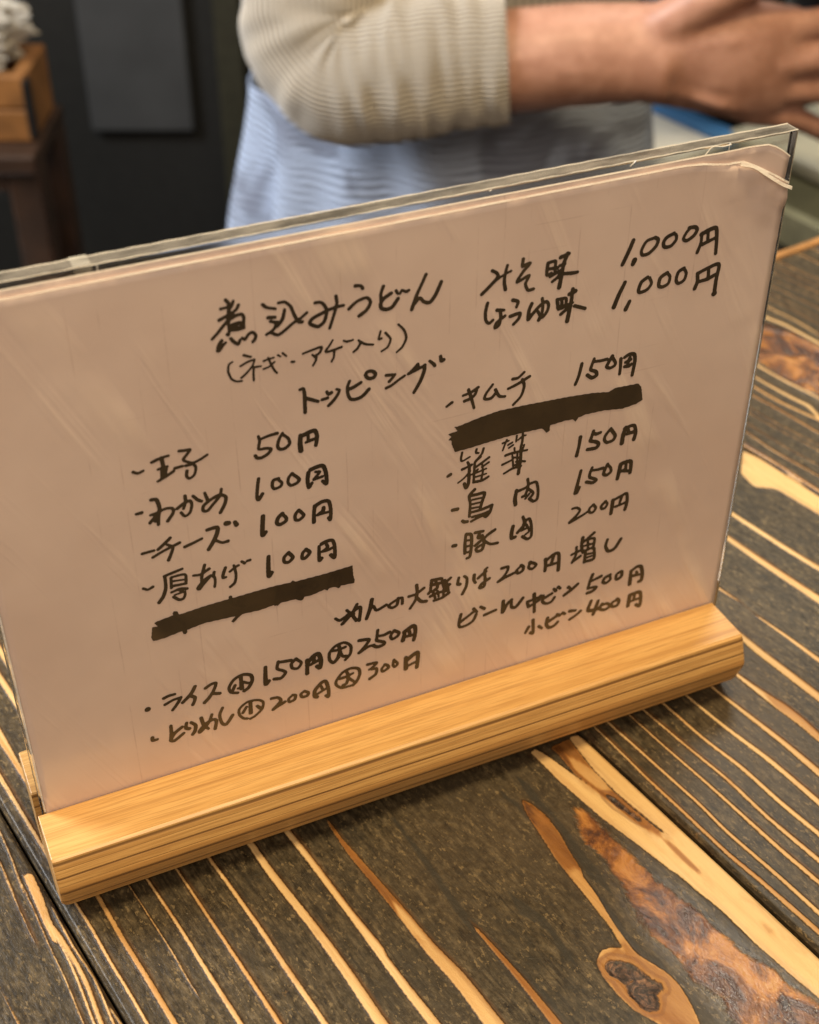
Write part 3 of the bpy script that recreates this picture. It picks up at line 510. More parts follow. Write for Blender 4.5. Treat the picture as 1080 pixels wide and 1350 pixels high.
for i in range(NX):
    for j in range(len(prof)):
        k = (j+1) % len(prof); bm.faces.new((rings[i][j], rings[i][k], rings[i+1][k], rings[i+1][j]))
bm.faces.new(rings[0][::-1]); bm.faces.new(rings[-1])
ends = [e for e in bm.edges if all(abs(v.co.x-XL) < 1e-6 for v in e.verts) or all(abs(v.co.x-XR) < 1e-6 for v in e.verts)]
bmesh.ops.bevel(bm, geom=ends, offset=.00025, segments=2, affect='EDGES', profile=.5)
foot = bmobj('slotted_foot', bm, BASEW, stand)
for p in foot.data.polygons: p.use_smooth = True
md = foot.modifiers.new('edge', 'EDGE_SPLIT'); md.split_angle = R(24)
def thread(bm, pts, r):
    pts = [Vector(p) for p in pts]
    prev = None
    for i, p in enumerate(pts):
        d = (pts[min(i+1, len(pts)-1)]-pts[max(i-1, 0)]).normalized(); a = d.cross(Vector((0, 1, 0))).normalized(); b = d.cross(a)
        ring = [bm.verts.new(p+(a*math.cos(q)+b*math.sin(q))*r) for q in (0, 2.09, 4.19)]
        if prev:
            for j in range(3): bm.faces.new((prev[j], prev[(j+1) % 3], ring[(j+1) % 3], ring[j]))
        prev = ring
foot.location.z = -TZ
panel = boxobj('acrylic_panel', -.1062, .1072, .0019, .0064, .0053, .1686, ACRYL, stand, .0004); panel.location.z = -TZ
boxobj('cut_edge', -.1062, .1072, .0022, .0061, .16865, .16875, CUT, panel, 0)
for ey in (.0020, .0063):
    bm = bmesh.new(); thread(bm, [(x, ey, .16865+.00006*math.sin(x*900)) for x in np.linspace(-.1062, .1072, 120)], .00016); bmobj('edge_glint', bm, GLINT, panel)  # pale threads added as painted highlights along the panel's top edges
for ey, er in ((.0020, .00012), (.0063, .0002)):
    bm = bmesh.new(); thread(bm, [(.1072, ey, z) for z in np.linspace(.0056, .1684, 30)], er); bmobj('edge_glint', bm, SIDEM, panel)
boxobj('side_edge', .10725, .10735, .0019, .0064, .0053, .1686, SIDEM, panel, 0)
mesh('sticky_tape', [(x, y, z) for x in (-.0754, -.0716) for y, z in ((.00175, .1640), (.00175, .169), (.0066, .169), (.0066, .1640))], [(0, 1, 5, 4), (1, 2, 6, 5), (2, 3, 7, 6)], TAPE, panel)
# hairline cracks in the panel's top right corner
CRK = plain('white crack', (.85, .84, .80), .3)
for pts in ([(.0790, .0016, .1658), (.0815, .0016, .1686), (.0845, .0016, .1682), (.0872, .0016, .1683)], [(.0868, .0016, .1687), (.0866, .0016, .1676), (.0870, .0016, .1648)],
            [(.0600, .0016, .1688), (.0585, .0016, .1676)], [(.0215, .0016, .1684), (.0209, .0016, .1682)], [(-.0705, .0016, .1685), (-.0706, .0016, .1651)]):
    bm = bmesh.new(); thread(bm, [tuple(p) for p in cr(pts, 4)], .00014); bmobj('hairline_crack', bm, CRK, panel)

# ------------------------------------------------------------------ menu card
menu = empty('menu_card', (0, 0, .0056), 'hand-written pinkish menu card in clear film slotted into the pine foot', 'menu')
Z0 = .0056
def sheet(name, mat, y, topf, x0, x1, th, curl, parent, z0=Z0):
    nx, nz = 106, 80; vs = []; fs = []
    for i in range(nx+1):
        x = x0+(x1-x0)*i/nx; zt = topf(x)
        for j in range(nz+1):
            t = j/nz; z = z0+(zt-z0)*t
            vs.append((x, y-curl(x, z), z-.0056))
    for i in range(nx):
        for j in range(nz):
            a = i*(nz+1)+j; fs.append((a, a+nz+1, a+nz+2, a+1))
    o = mesh(name, vs, fs, mat, parent, True)
    m = o.modifiers.new('thickness', 'SOLIDIFY'); m.thickness = th; m.offset = -1
    return o
def st(x, a, b):
    t = min(1, max(0, (x-a)/(b-a))); return t*t*(3-2*t)
def top_front(x): return .1658-.0022*st(x, .072, .0905)-.0076*max(0, (x-.0905)/.0143)**1.15 if x > .0905 else .1658-.0022*st(x, .072, .0905)
def crease(x, z): return noise.noise(Vector((x*260, z*260, 1.0)))*st(x+z-.165, .072, .092)
def curl_front(x, z): return .0014*max(0, (x-.0865)/.018)**2*st(z, .143, .160)+.0011*crease(x, z)
def top_back(x): return .1674-.0004*st(x, -.1, .09)-(.0042*max(0, (x-.0965)/.008)**1.6 if x > .0965 else 0)
def curl_back(x, z): return .0004*crease(x, z)+ .0007*max(0, (x-.09)/.015)**2*st(z, .15, .166)
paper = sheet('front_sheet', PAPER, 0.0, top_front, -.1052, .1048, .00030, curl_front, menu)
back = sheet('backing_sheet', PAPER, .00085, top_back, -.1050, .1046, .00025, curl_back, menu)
# bright cut border of the film all round
def border(pts, r, name, par):
    bm = bmesh.new(); thread(bm, pts, r); return bmobj(name, bm, FILM, par)
tp = [(x, -.00002-curl_front(x, top_front(x)), top_front(x)-.0056+.00005) for x in np.linspace(-.1052, .1048, 90)]
border(tp, .00030, 'film_border', paper)
border([(-.1054, -.00005, z) for z in np.linspace(.011, .158, 12)], .00030, 'film_border', paper)
bm = bmesh.new()
thread(bm, [tuple(p) for p in cr([(.0893, -.0003, .15795), (.0930, -.0008, .1568), (.0975, -.0015, .1538), (.1015, -.0021, .1512), (.1046, -.0024, .1497)], 5)], .00055); bmobj('curled_film', bm, FILM, paper)
border([(x, .0008-curl_back(x, top_back(x)), top_back(x)-.0056+.00005) for x in np.linspace(-.105, .1046, 90)], .00022, 'film_border', back)

STROKES = [[0.87,-44.1,155.38,-43.48,154.2,-43.69,151.59,-43.98,149.54],
[0.74,-42.4,154.73,-42.73,153.89,-43.45,152.94],
[0.81,-41.27,153.5,-41.93,152.46,-43.02,151.86,-44.09,151.4,-45.96,150.76],
[0.74,-45.41,153.44,-43.93,153.46,-43.02,153.54],
[0.74,-42.55,151.19,-43.79,150.34,-45.05,149.21,-46.62,147.59,-47.96,146.4],
[0.75,-43.98,149.54,-43.86,147.8,-44.15,146.58],
[0.75,-43.52,150.42,-42.04,151.0,-40.73,151.06,-40.28,150.11,-40.44,148.73,-40.46,147.59],
[1.09,-43.27,148.66,-41.67,149.01,-40.64,148.77],
[0.82,-43.08,147.76,-41.76,147.89,-40.43,148.01],
[0.55,-43.49,147.5,-41.8,147.33,-40.34,147.49],
[0.75,-44.4,146.78,-44.09,146.57],
[0.75,-45.81,145.54,-46.62,144.43,-46.93,143.2,-46.46,143.24,-45.58,144.33,-44.95,144.83],
[0.76,-43.65,145.53,-43.06,144.6,-42.07,143.79,-41.6,144.69],
[0.69,-41.04,145.14,-40.42,144.56,-39.54,145.65,-38.59,146.01,-37.85,145.12,-38.05,144.15,-38.63,143.56],
[0.78,-35.72,152.34,-34.79,151.39,-32.84,150.64],
[0.83,-34.65,148.8,-33.07,148.55],
[0.79,-34.22,147.74,-32.94,147.23,-32.45,147.12],
[0.79,-32.87,146.78,-33.33,145.8,-34.18,145.13,-35.31,144.63],
[0.8,-34.19,144.92,-32.64,143.9,-30.76,144.78,-28.86,146.08,-27.2,146.79,-25.41,148.01],
[0.79,-30.68,149.94,-31.07,148.31,-31.64,147.15,-32.71,146.09],
[0.79,-32.06,151.95,-30.57,151.84,-29.24,150.48,-28.54,148.39,-27.64,146.24,-26.63,145.9],
[0.81,-23.39,150.04,-21.97,149.83,-20.99,148.64,-20.64,147.04,-21.34,144.8,-22.82,143.82,-24.44,144.63,-24.82,145.37,-23.96,146.27,-21.66,147.06,-20.0,147.55,-17.92,147.85,-16.47,147.85],
[0.81,-18.25,150.62,-18.1,148.65,-19.03,145.59,-20.06,142.75],
[0.84,-13.47,152.18,-12.14,151.9,-11.67,151.17],
[0.86,-15.19,146.62,-13.2,148.09,-10.75,148.57,-9.79,147.21,-10.81,145.39,-12.67,144.26],
[0.86,-6.55,150.57,-7.19,148.68,-7.08,146.87],
[0.87,-4.59,148.37,-6.33,147.47,-7.21,146.39,-7.1,145.08,-5.87,144.41,-4.37,144.73,-2.86,146.58],
[0.71,-3.35,148.74,-2.86,147.86],
[0.72,-2.36,147.76,-1.86,148.54,-0.86,147.94,-0.11,148.16],
[0.88,4.26,151.31,3.15,149.0,1.9,146.44,0.65,142.96],
[0.88,1.16,144.02,2.67,145.5,3.69,144.37,5.22,143.77,6.73,145.39,8.21,148.55],
[0.51,-43.79,139.52,-44.62,139.06,-44.96,137.37,-44.33,135.2,-43.19,134.24,-41.9,134.03],
[0.63,-41.01,140.62,-39.36,139.78],
[0.51,-42.01,137.98,-40.25,138.66,-38.61,138.93],
[0.51,-38.52,138.8,-39.23,137.3,-40.65,135.86,-42.04,134.86],
[0.51,-38.85,136.98,-39.07,135.24,-39.09,133.44],
[0.51,-38.55,136.91,-37.14,136.79],
[0.51,-36.45,137.96,-35.21,138.22,-33.99,138.26],
[0.51,-36.59,135.87,-35.14,136.18,-33.85,137.11],
[0.52,-35.29,138.57,-34.7,136.64,-33.98,134.89,-33.42,134.07],
[0.51,-32.94,138.67,-32.35,138.2],
[0.51,-31.8,138.96,-30.93,137.97],
[0.65,-29.69,136.09,-29.08,135.99],
[0.58,-26.89,137.59,-24.8,137.99,-22.28,138.29,-22.75,136.9,-23.47,136.47],
[0.58,-24.57,136.73,-23.78,135.79],
[0.58,-23.61,136.5,-23.81,135.04,-24.56,133.86],
[0.58,-19.45,139.41,-20.33,138.12,-21.21,137.13,-21.09,136.65,-19.54,136.73,-17.28,137.1],
[0.59,-19.13,136.48,-19.32,134.86,-19.92,133.79],
[0.59,-16.67,138.61,-15.84,138.11],
[0.59,-15.69,138.23,-14.99,138.21,-14.42,138.29],
[0.59,-13.01,137.9,-12.6,137.05,-13.34,135.71,-14.36,135.04],
[0.59,-12.73,137.53,-11.33,136.44,-9.34,135.82],
[0.6,-7.37,138.99,-7.88,137.0,-7.16,136.98],
[0.6,-6.14,138.26,-4.86,136.29,-5.6,134.32,-7.2,133.48],
[0.6,-2.82,139.75,-1.37,137.91,-0.79,135.64,-1.82,133.42,-3.28,132.32],
[0.85,-28.11,128.14,-27.27,128.16,-27.02,126.7,-27.04,123.89,-27.09,121.53],
[0.86,-26.76,125.46,-25.31,124.62,-23.74,123.74],
[0.86,-21.41,125.85,-21.01,125.04,-20.25,125.32],
[0.86,-22.66,123.98,-21.26,124.04],
[0.78,-18.94,125.93,-18.2,125.39,-19.12,123.73,-20.24,122.59,-21.13,121.87],
[0.87,-15.56,127.31,-16.14,125.81,-16.08,123.9,-15.47,122.31,-14.17,121.86,-12.41,122.24,-10.62,123.81],
[0.87,-15.94,125.05,-14.52,125.4,-12.65,126.22],
[0.87,-11.44,128.04,-11.06,127.22,-10.24,126.68,-9.25,126.86,-8.89,127.64,-9.34,128.39,-10.21,128.79,-11.08,128.65,-11.44,128.04],
[0.77,-6.09,126.55,-4.88,126.36,-3.76,126.19],
[0.77,-3.76,126.19,-4.48,125.39,-5.3,124.61],
[0.77,-6.12,122.96,-4.7,123.37,-2.85,124.44,-1.22,125.23],
[0.73,2.26,127.64,1.03,126.53,-0.3,125.44],
[0.77,-0.2,125.52,2.26,126.22,4.11,126.86],
[0.86,1.44,126.21,2.36,127.18],
[0.91,4.11,126.86,3.92,125.16,2.9,122.55,1.26,119.86],
[0.86,5.44,127.73,6.38,126.74,6.81,126.09],
[0.95,8.33,128.33,8.56,127.08,9.18,127.15],
[0.86,21.56,148.63,22.86,147.66,23.05,146.51,20.89,144.44,18.98,142.88],
[0.69,19.53,143.33,21.43,144.89,23.35,146.16,25.01,146.93,26.68,147.48],
[0.86,25.6,149.18,25.06,146.92,24.97,144.7,25.35,142.78],
[0.86,29.8,149.97,29.61,148.2],
[0.88,29.77,148.03,31.74,148.46,29.85,146.47,28.42,144.1,31.64,145.25,30.76,143.17,31.59,141.28,33.04,141.26],
[0.88,36.68,147.44,36.51,145.64,36.61,144.2,37.75,144.53],
[0.88,36.96,147.52,38.69,147.59,38.78,146.3,38.74,144.89],
[0.88,37.08,145.81,39.42,145.6],
[1.0,40.09,148.28,42.37,148.8],
[1.13,41.93,148.89,41.1,146.38,40.73,143.62,40.26,140.13],
[0.89,39.96,146.05,41.4,146.32],
[0.89,37.52,143.73,39.5,144.45,40.64,144.78],
[0.89,38.21,142.15,39.61,143.0,40.69,144.2],
[0.9,41.32,143.64,43.4,143.34,45.17,143.26],
[0.88,20.64,140.1,20.16,137.77,20.39,135.4,21.29,134.47,22.26,135.12],
[0.88,23.3,137.64,25.18,137.22],
[0.89,24.17,137.3,24.39,135.66,24.06,133.4,22.94,132.78,23.31,134.16,25.55,135.54],
[0.89,27.51,139.45,28.99,138.69,28.63,137.32],
[0.9,27.02,135.07,29.61,135.36,29.4,133.94,28.01,132.64],
[0.9,32.85,137.26,32.21,135.65,32.08,133.04,33.18,134.26,35.11,136.17,36.81,136.96,37.62,135.91,37.3,134.22,35.92,132.76,34.61,134.82],
[0.91,35.71,138.08,36.0,135.97,35.84,133.96,35.07,132.21],
[0.91,39.92,136.86,40.39,134.41],
[0.91,40.07,136.83,42.45,136.6,42.31,134.57,40.57,134.07],
[0.91,41.27,136.56,41.45,134.17],
[1.09,43.27,137.59,45.01,138.09],
[1.1,44.2,138.84,44.02,135.67,43.65,132.79,43.27,130.04],
[0.92,41.45,134.17,44.37,135.0],
[0.92,41.29,132.43,43.55,134.0],
[0.93,45.05,133.96,48.19,132.52],
[1.04,60.47,148.71,59.42,145.93,57.97,142.63],
[1.36,61.41,143.08,61.06,142.14],
[0.92,66.75,148.18,64.37,147.65,63.18,145.46,63.58,144.08,65.41,144.14,67.35,145.77,67.76,147.41,66.75,148.18],
[0.93,72.26,148.24,70.2,147.5,69.45,146.21,69.92,144.96,71.78,144.88,73.13,146.34,72.95,147.67,71.95,148.24],
[0.94,77.26,148.98,76.03,147.78,75.32,146.19,76.37,145.41,78.4,146.45,79.13,147.89,78.38,148.76,76.65,148.86],
[0.95,80.74,146.57,80.82,143.94,80.08,141.45],
[1.08,80.62,146.3,82.71,147.05,84.89,147.2,85.53,144.17,85.87,139.98],
[0.95,82.59,146.79,82.84,144.12],
[0.96,81.37,143.39,85.01,144.42],
[1.14,59.27,137.4,57.81,134.24,56.67,130.98],
[1.16,61.22,131.57,60.29,129.53],
[0.95,65.83,137.42,64.14,136.36,63.56,134.26,64.15,133.5,66.1,133.87,67.24,135.38,66.53,137.12],
[0.96,71.64,137.46,69.77,136.43,69.55,134.25,70.8,133.66,72.4,134.28,72.65,136.14,71.64,137.46],
[0.96,76.64,137.68,75.07,136.9,74.69,134.75,75.52,133.61,77.13,134.23,77.55,136.06,76.64,137.68],
[1.12,81.05,135.32,81.4,133.0,80.83,131.01],
[1.12,81.23,135.28,84.0,136.14,87.37,136.57,87.22,132.08,87.27,127.97],
[0.98,84.38,135.9,84.66,132.95],
[0.98,81.77,132.75,84.49,132.98,86.77,133.79],
[1.43,87.15,128.1,87.38,128.18],
[0.8,10.22,113.35,11.71,114.18],
[0.8,14.72,115.42,16.86,115.81,18.87,116.78],
[0.81,15.14,113.69,16.66,113.97,17.91,114.73,18.51,115.93],
[0.81,16.2,116.79,17.04,114.15,17.91,110.93],
[0.81,22.97,116.55,21.25,114.42,20.8,112.91,22.61,112.57,24.11,113.96],
[0.82,23.81,114.85,24.94,112.66,26.65,112.08],
[0.82,31.81,117.97,30.19,116.76,28.63,116.74],
[0.82,27.46,114.19,30.03,114.9,33.48,116.34],
[0.83,31.41,115.91,32.05,113.85,31.29,111.03,29.16,108.95],
[1.01,48.66,116.28,48.05,112.83,47.21,110.46],
[0.97,52.26,116.9,51.73,115.18,51.51,113.84,53.1,112.86,53.44,111.72,52.09,111.23,50.6,112.43],
[0.96,52.22,116.1,54.2,115.85,56.16,115.84],
[0.97,57.72,116.39,56.83,114.86,56.27,113.6,57.27,112.89,58.62,113.26,58.88,114.13,57.76,116.03],
[0.98,60.43,114.92,60.57,112.55,60.52,110.31],
[0.98,61.58,115.11,63.03,115.69,64.49,115.22,64.87,112.9,64.49,108.97],
[0.98,61.99,113.49,63.46,113.95],
[0.99,61.89,112.22,63.21,112.02,63.86,112.44],
[0.98,63.17,114.49,62.68,112.5],
[0.62,14.91,98.06,14.61,96.03,15.11,95.36,17.15,96.11],
[0.63,19.03,97.97,18.94,96.93,19.68,96.59],
[0.68,21.1,97.65,20.67,96.18,19.73,95.11,18.79,94.04,18.59,92.76],
[0.58,27.81,98.44,27.26,97.0,26.72,95.42],
[0.58,26.61,97.71,28.44,98.0],
[0.58,28.26,96.72,29.47,97.18],
[0.59,28.56,95.71,29.77,96.3],
[0.58,30.74,98.96,30.59,97.14],
[0.58,31.19,97.51,32.03,98.08],
[0.69,32.46,99.28,32.47,96.89,32.08,94.86],
[0.58,32.5,98.48,33.38,98.37],
[0.79,15.06,92.7,16.63,93.05,17.71,93.41],
[0.79,16.58,94.54,17.11,93.18,17.07,90.5,16.9,87.84],
[0.58,17.41,91.49,15.74,89.81,13.94,88.71],
[0.91,15.8,87.89,16.33,86.36,17.04,87.52,17.19,90.47],
[0.79,20.22,95.24,18.79,94.04,18.61,92.22,18.51,87.64],
[0.69,22.82,94.37,20.78,93.21,19.09,92.35],
[0.69,22.76,92.78,20.83,91.85],
[0.59,20.78,93.21,21.13,90.41,20.73,87.81],
[0.59,19.16,90.44,22.09,90.95],
[0.59,18.95,89.14,22.15,89.3],
[0.81,18.51,87.64,20.99,87.46,22.82,88.15],
[0.58,17.93,90.25,19.61,91.39],
[0.75,27.67,93.54,30.15,93.79,34.04,93.5],
[0.59,30.19,95.25,30.41,93.44],
[0.59,33.05,95.39,32.43,93.15],
[0.7,26.81,90.81,29.51,91.53,29.98,92.22],
[0.59,29.68,93.11,30.12,89.46],
[0.6,30.81,90.62,32.33,90.46,33.61,89.96],
[0.59,29.98,92.22,31.76,91.71],
[0.6,30.61,89.59,32.36,89.91],
[0.71,27.45,87.77,29.91,88.7,32.42,88.8],
[0.98,32.11,94.31,32.26,91.57,32.03,88.91,31.79,86.51],
[0.59,31.16,93.5,31.3,88.57],
[0.94,10.96,91.74,11.68,92.07],
[1.07,50.19,93.14,49.96,90.2,49.49,87.3],
[1.03,54.14,94.06,53.62,91.95,53.47,90.99,55.21,90.26,56.15,89.24,55.41,88.18,52.74,88.41],
[1.02,54.23,93.16,55.22,92.77,56.4,92.94],
[1.04,59.6,93.33,58.2,91.7,57.85,90.28,58.7,89.04,60.61,89.27,61.2,90.63,59.76,92.91],
[1.25,64.41,92.4,63.77,90.43,63.61,87.43],
[1.1,63.95,92.15,65.86,92.51,67.11,92.18,67.74,89.86,67.38,87.66],
[1.05,65.11,91.58,65.63,90.18],
[1.05,64.9,90.12,66.84,90.23],
[0.89,18.9,85.12,17.36,83.48,17.73,80.78,17.57,76.56],
[0.89,17.65,83.4,19.68,83.27,21.87,83.11,21.24,80.37,20.73,78.23],
[0.64,18.28,81.91,21.05,81.73],
[0.64,18.33,80.44,20.81,80.34],
[0.64,18.37,79.11,20.71,78.89],
[0.9,17.82,77.8,21.04,77.8,24.26,78.31],
[0.91,24.26,78.14,23.75,76.31,22.62,75.0,21.7,75.95],
[0.9,18.46,76.12,21.69,76.12,23.74,76.48],
[0.96,15.55,75.7,16.15,75.18,17.03,75.01],
[0.91,18.21,74.71,20.24,75.4,22.29,75.77],
[1.07,12.54,80.24,13.99,80.12],
[1.11,31.53,81.05,31.23,78.34,31.48,76.28],
[0.91,31.56,80.55,34.21,81.07,35.35,82.04],
[0.91,34.79,83.83,35.08,81.47,34.35,78.73,33.47,78.33],
[0.92,35.35,82.04,37.44,82.08,38.22,79.22,38.11,76.27,36.93,75.79,35.65,77.01],
[0.92,35.14,80.47,36.75,78.67,35.93,77.26],
[0.72,34.42,77.38,35.55,78.7],
[1.06,51.3,81.76,50.74,78.42,50.1,74.53],
[0.96,51.3,76.15,50.58,74.52],
[0.96,54.81,81.79,54.25,80.0,54.37,78.66,55.92,77.69,56.47,77.0,55.29,76.56,53.38,77.38],
[0.95,54.9,80.85,56.62,80.62,58.33,80.64],
[0.96,59.71,81.55,58.91,79.7,58.79,78.42,59.83,77.86,60.99,78.57,60.86,79.92,59.86,81.25],
[1.19,64.02,80.32,63.7,77.53,63.41,75.5],
[1.19,64.02,80.32,65.72,80.62,67.24,80.31,67.47,78.28,67.42,76.45],
[0.97,65.02,77.93,67.1,77.07],
[0.97,65.78,80.08,65.79,77.71],
[0.65,64.55,77.68,66.35,77.16],
[0.92,16.71,70.69,16.51,67.37,16.6,64.27],
[0.92,16.86,70.81,18.36,70.0,18.48,66.05,18.13,62.73,17.25,62.33],
[0.72,16.92,68.6,18.26,68.34],
[0.73,16.98,66.54,18.32,66.45],
[0.73,16.89,64.34,18.23,64.42],
[0.92,19.53,70.47,21.91,70.22],
[0.92,21.01,70.34,20.48,68.48,21.69,68.09],
[0.93,19.67,66.01,21.42,67.16,22.3,67.55],
[0.93,21.66,68.78,22.34,66.52,21.84,63.94,20.35,63.73,20.01,64.88,21.77,65.68],
[0.93,25.51,69.59,23.46,68.55,22.01,67.31],
[0.93,22.33,66.86,24.2,65.07,26.48,64.68],
[1.18,12.96,68.01,13.69,67.94],
[1.08,31.11,69.02,30.76,66.91,30.86,65.0,31.93,65.0],
[0.94,32.62,66.33,34.05,67.93,34.9,69.03],
[0.94,34.01,71.34,34.57,69.47,34.09,67.23],
[0.95,34.86,69.72,36.06,70.03,36.81,67.75,37.04,63.89,35.86,63.05,34.25,64.43],
[0.74,33.82,66.63,35.63,67.09],
[0.75,35.25,68.24,36.31,65.85,35.14,64.84],
[0.89,49.68,69.29,51.02,69.25,52.13,68.05,51.25,66.6,49.05,64.69],
[0.84,49.06,64.56,51.35,65.34,53.53,66.14,55.25,67.1],
[0.9,56.35,68.73,55.21,67.6,55.32,66.34,56.49,65.98,57.28,67.22,56.47,68.57],
[0.9,60.32,68.63,59.07,67.41,59.29,66.36,60.32,66.29,60.99,67.57,60.32,68.63],
[1.11,62.74,68.27,62.65,65.83,62.53,63.62],
[1.01,62.86,68.23,65.3,68.98,67.09,69.3,67.54,66.33,67.13,63.71],
[0.91,65.56,68.65,65.09,66.57],
[0.91,63.81,65.72,65.62,65.91,67.19,66.31],
[0.73,-69.56,116.47,-68.54,115.82,-67.21,116.15],
[0.74,-65.01,117.9,-62.85,118.47,-60.93,118.63],
[0.96,-62.66,118.41,-62.49,116.23,-62.99,113.49],
[0.74,-63.78,115.52,-62.54,115.76,-61.54,115.71],
[0.75,-61.79,115.3,-62.4,113.32,-64.14,112.25,-62.23,113.03,-60.2,114.01],
[1.1,-62.79,115.35,-62.82,113.2],
[0.75,-59.82,114.74,-57.98,114.82],
[0.75,-58.35,119.21,-57.16,119.0,-55.76,118.84,-56.69,117.68,-57.61,116.51,-56.3,115.41,-55.1,115.07,-53.42,115.56,-51.81,116.31],
[0.75,-57.18,114.71,-55.55,114.72],
[0.76,-55.52,114.95,-54.84,113.55,-55.44,111.54,-56.73,110.94,-57.26,111.82,-57.02,113.21],
[0.79,-39.07,117.98,-38.88,116.49,-39.21,114.37,-37.48,114.11,-36.15,113.51,-37.0,112.41,-38.61,111.73,-39.76,111.95,-40.2,112.74],
[0.79,-38.45,117.04,-36.69,117.44,-34.35,117.57],
[0.8,-33.11,117.23,-34.08,115.61,-34.47,113.94,-34.04,112.92,-32.67,112.77,-31.43,113.77,-31.74,115.42,-33.03,116.88],
[1.19,-28.59,115.34,-28.8,113.04,-28.7,110.98],
[1.06,-27.81,115.23,-26.0,115.75,-24.81,115.65,-24.39,113.85,-24.79,111.48],
[0.81,-26.63,114.91,-26.71,113.14],
[0.81,-27.32,112.97,-25.71,113.31,-24.51,113.43],
[0.83,-70.23,104.54,-68.92,104.57],
[0.89,-66.33,107.53,-65.07,107.15,-64.62,104.71,-65.13,102.24,-65.38,99.96],
[0.79,-66.94,103.23,-65.24,103.44,-63.26,104.0,-61.62,103.64,-61.52,102.3,-63.06,100.27],
[0.79,-65.3,102.88,-66.35,102.03,-67.31,101.01],
[0.79,-66.03,102.81,-65.99,101.04],
[0.8,-60.46,103.15,-58.66,104.21,-57.18,104.49,-56.82,103.21,-57.51,101.07,-58.79,100.43,-59.64,101.72],
[0.79,-58.22,106.25,-58.27,104.52,-58.93,102.68],
[0.8,-56.34,105.69,-55.26,104.2,-54.35,103.49],
[0.8,-53.42,105.69,-52.88,103.48],
[0.81,-49.26,105.62,-49.79,103.73,-51.55,101.9,-53.16,100.33,-54.24,100.66,-53.99,102.06,-52.17,103.27,-49.89,104.05,-48.37,103.01,-48.77,101.06,-50.08,98.79],
[0.94,-39.86,105.89,-40.31,103.26,-40.61,100.55,-40.23,99.67,-39.16,101.14],
[0.85,-34.84,104.43,-36.14,104.31,-36.55,102.91,-36.08,101.75,-34.54,101.94,-34.05,102.93,-35.06,104.37],
[0.86,-31.32,104.92,-32.25,103.93,-32.44,102.46,-31.72,101.49,-30.17,101.79,-29.57,102.76,-31.32,104.92],
[1.01,-27.09,103.95,-27.41,101.75,-27.18,99.5,-26.36,100.55],
[1.06,-26.51,104.67,-24.72,105.04,-23.18,104.85,-22.5,102.37,-22.5,99.28,-23.47,100.34],
[0.82,-25.22,103.66,-24.13,103.35,-25.29,102.03,-25.76,101.52],
[0.77,-25.54,101.46,-23.52,101.77],
[0.81,-70.2,92.61,-67.33,92.65],
[0.81,-63.02,95.14,-64.59,93.87,-66.29,92.64],
[0.82,-67.81,90.69,-65.08,91.76,-60.87,93.0],
[0.82,-63.86,93.31,-62.66,92.27,-63.08,90.78,-64.09,88.65],
[0.83,-59.72,91.32,-57.4,91.89,-55.35,92.47],
[1.01,-53.82,94.65,-51.28,94.66,-51.43,92.92,-52.41,90.94,-53.95,88.64],
[0.84,-51.88,90.77,-50.36,89.63,-48.87,89.64],
[1.3,-48.88,95.11,-48.3,95.03],
[1.13,-46.69,94.85,-46.36,93.93],
[1.07,-39.49,94.41,-39.8,91.36,-39.98,88.63,-39.16,89.3],
[0.98,-34.47,93.65,-35.63,92.69,-36.05,91.24,-35.31,90.48,-33.72,91.05,-33.56,92.05,-34.37,93.35],
[0.98,-30.14,93.37,-31.09,92.34,-31.17,90.78,-30.18,90.34,-28.89,91.4,-29.82,93.01],
[1.09,-25.88,93.38,-26.2,91.1,-26.31,88.47],
[1.04,-25.77,93.35,-23.93,94.11,-22.14,93.7,-21.67,90.78,-21.89,87.9,-22.32,88.57],
[0.99,-23.56,92.15,-23.82,91.17,-25.21,90.4],
[0.85,-25.21,90.4,-23.62,90.44,-22.26,90.42],
[0.76,-71.17,82.02,-70.12,81.3,-68.8,81.75],
[0.76,-65.71,84.1,-63.54,84.45,-61.08,84.87],
[0.9,-65.59,83.89,-65.65,80.67,-66.5,78.06,-67.83,76.33],
[0.77,-64.12,83.03,-64.31,79.85],
[0.77,-63.96,83.16,-60.56,82.91,-60.55,80.02],
[0.58,-63.81,81.85,-60.71,81.34],
[0.77,-64.25,80.37,-60.84,80.04],
[0.78,-64.45,78.45,-62.4,78.83,-60.43,78.34],
[0.78,-62.44,78.48,-61.11,77.29,-61.57,75.62,-62.74,75.47,-64.04,76.84],
[0.59,-63.7,77.38,-61.08,77.65],
[0.78,-58.5,81.86,-56.65,81.59,-54.38,82.64],
[0.78,-55.39,84.23,-56.43,80.8,-56.66,78.33],
[0.79,-54.14,80.39,-56.06,78.49,-57.35,77.1,-57.74,77.6,-56.28,79.29,-54.44,80.31,-53.32,79.75,-53.16,78.23,-53.45,76.5],
[0.78,-53.2,81.16,-53.46,79.79],
[0.79,-50.23,81.62,-50.98,79.69,-51.07,78.62,-50.34,78.56],
[0.79,-49.19,80.0,-47.64,80.94,-46.88,81.23],
[0.8,-48.03,81.61,-47.68,78.58,-48.16,76.17,-49.43,75.12],
[0.79,-45.92,82.18,-45.24,81.41],
[0.79,-44.47,81.88,-43.72,81.93],
[1.11,-38.88,81.41,-39.11,78.47,-39.16,75.16,-38.42,76.02],
[1.01,-33.48,81.01,-34.8,79.8,-34.77,78.27,-33.65,77.9,-32.45,79.03,-33.28,80.54],
[1.02,-28.84,80.46,-29.8,79.54,-29.99,77.94,-29.07,77.78,-27.86,79.18,-28.84,80.46],
[0.98,-25.28,80.28,-25.38,77.82,-25.35,75.72,-24.75,76.22],
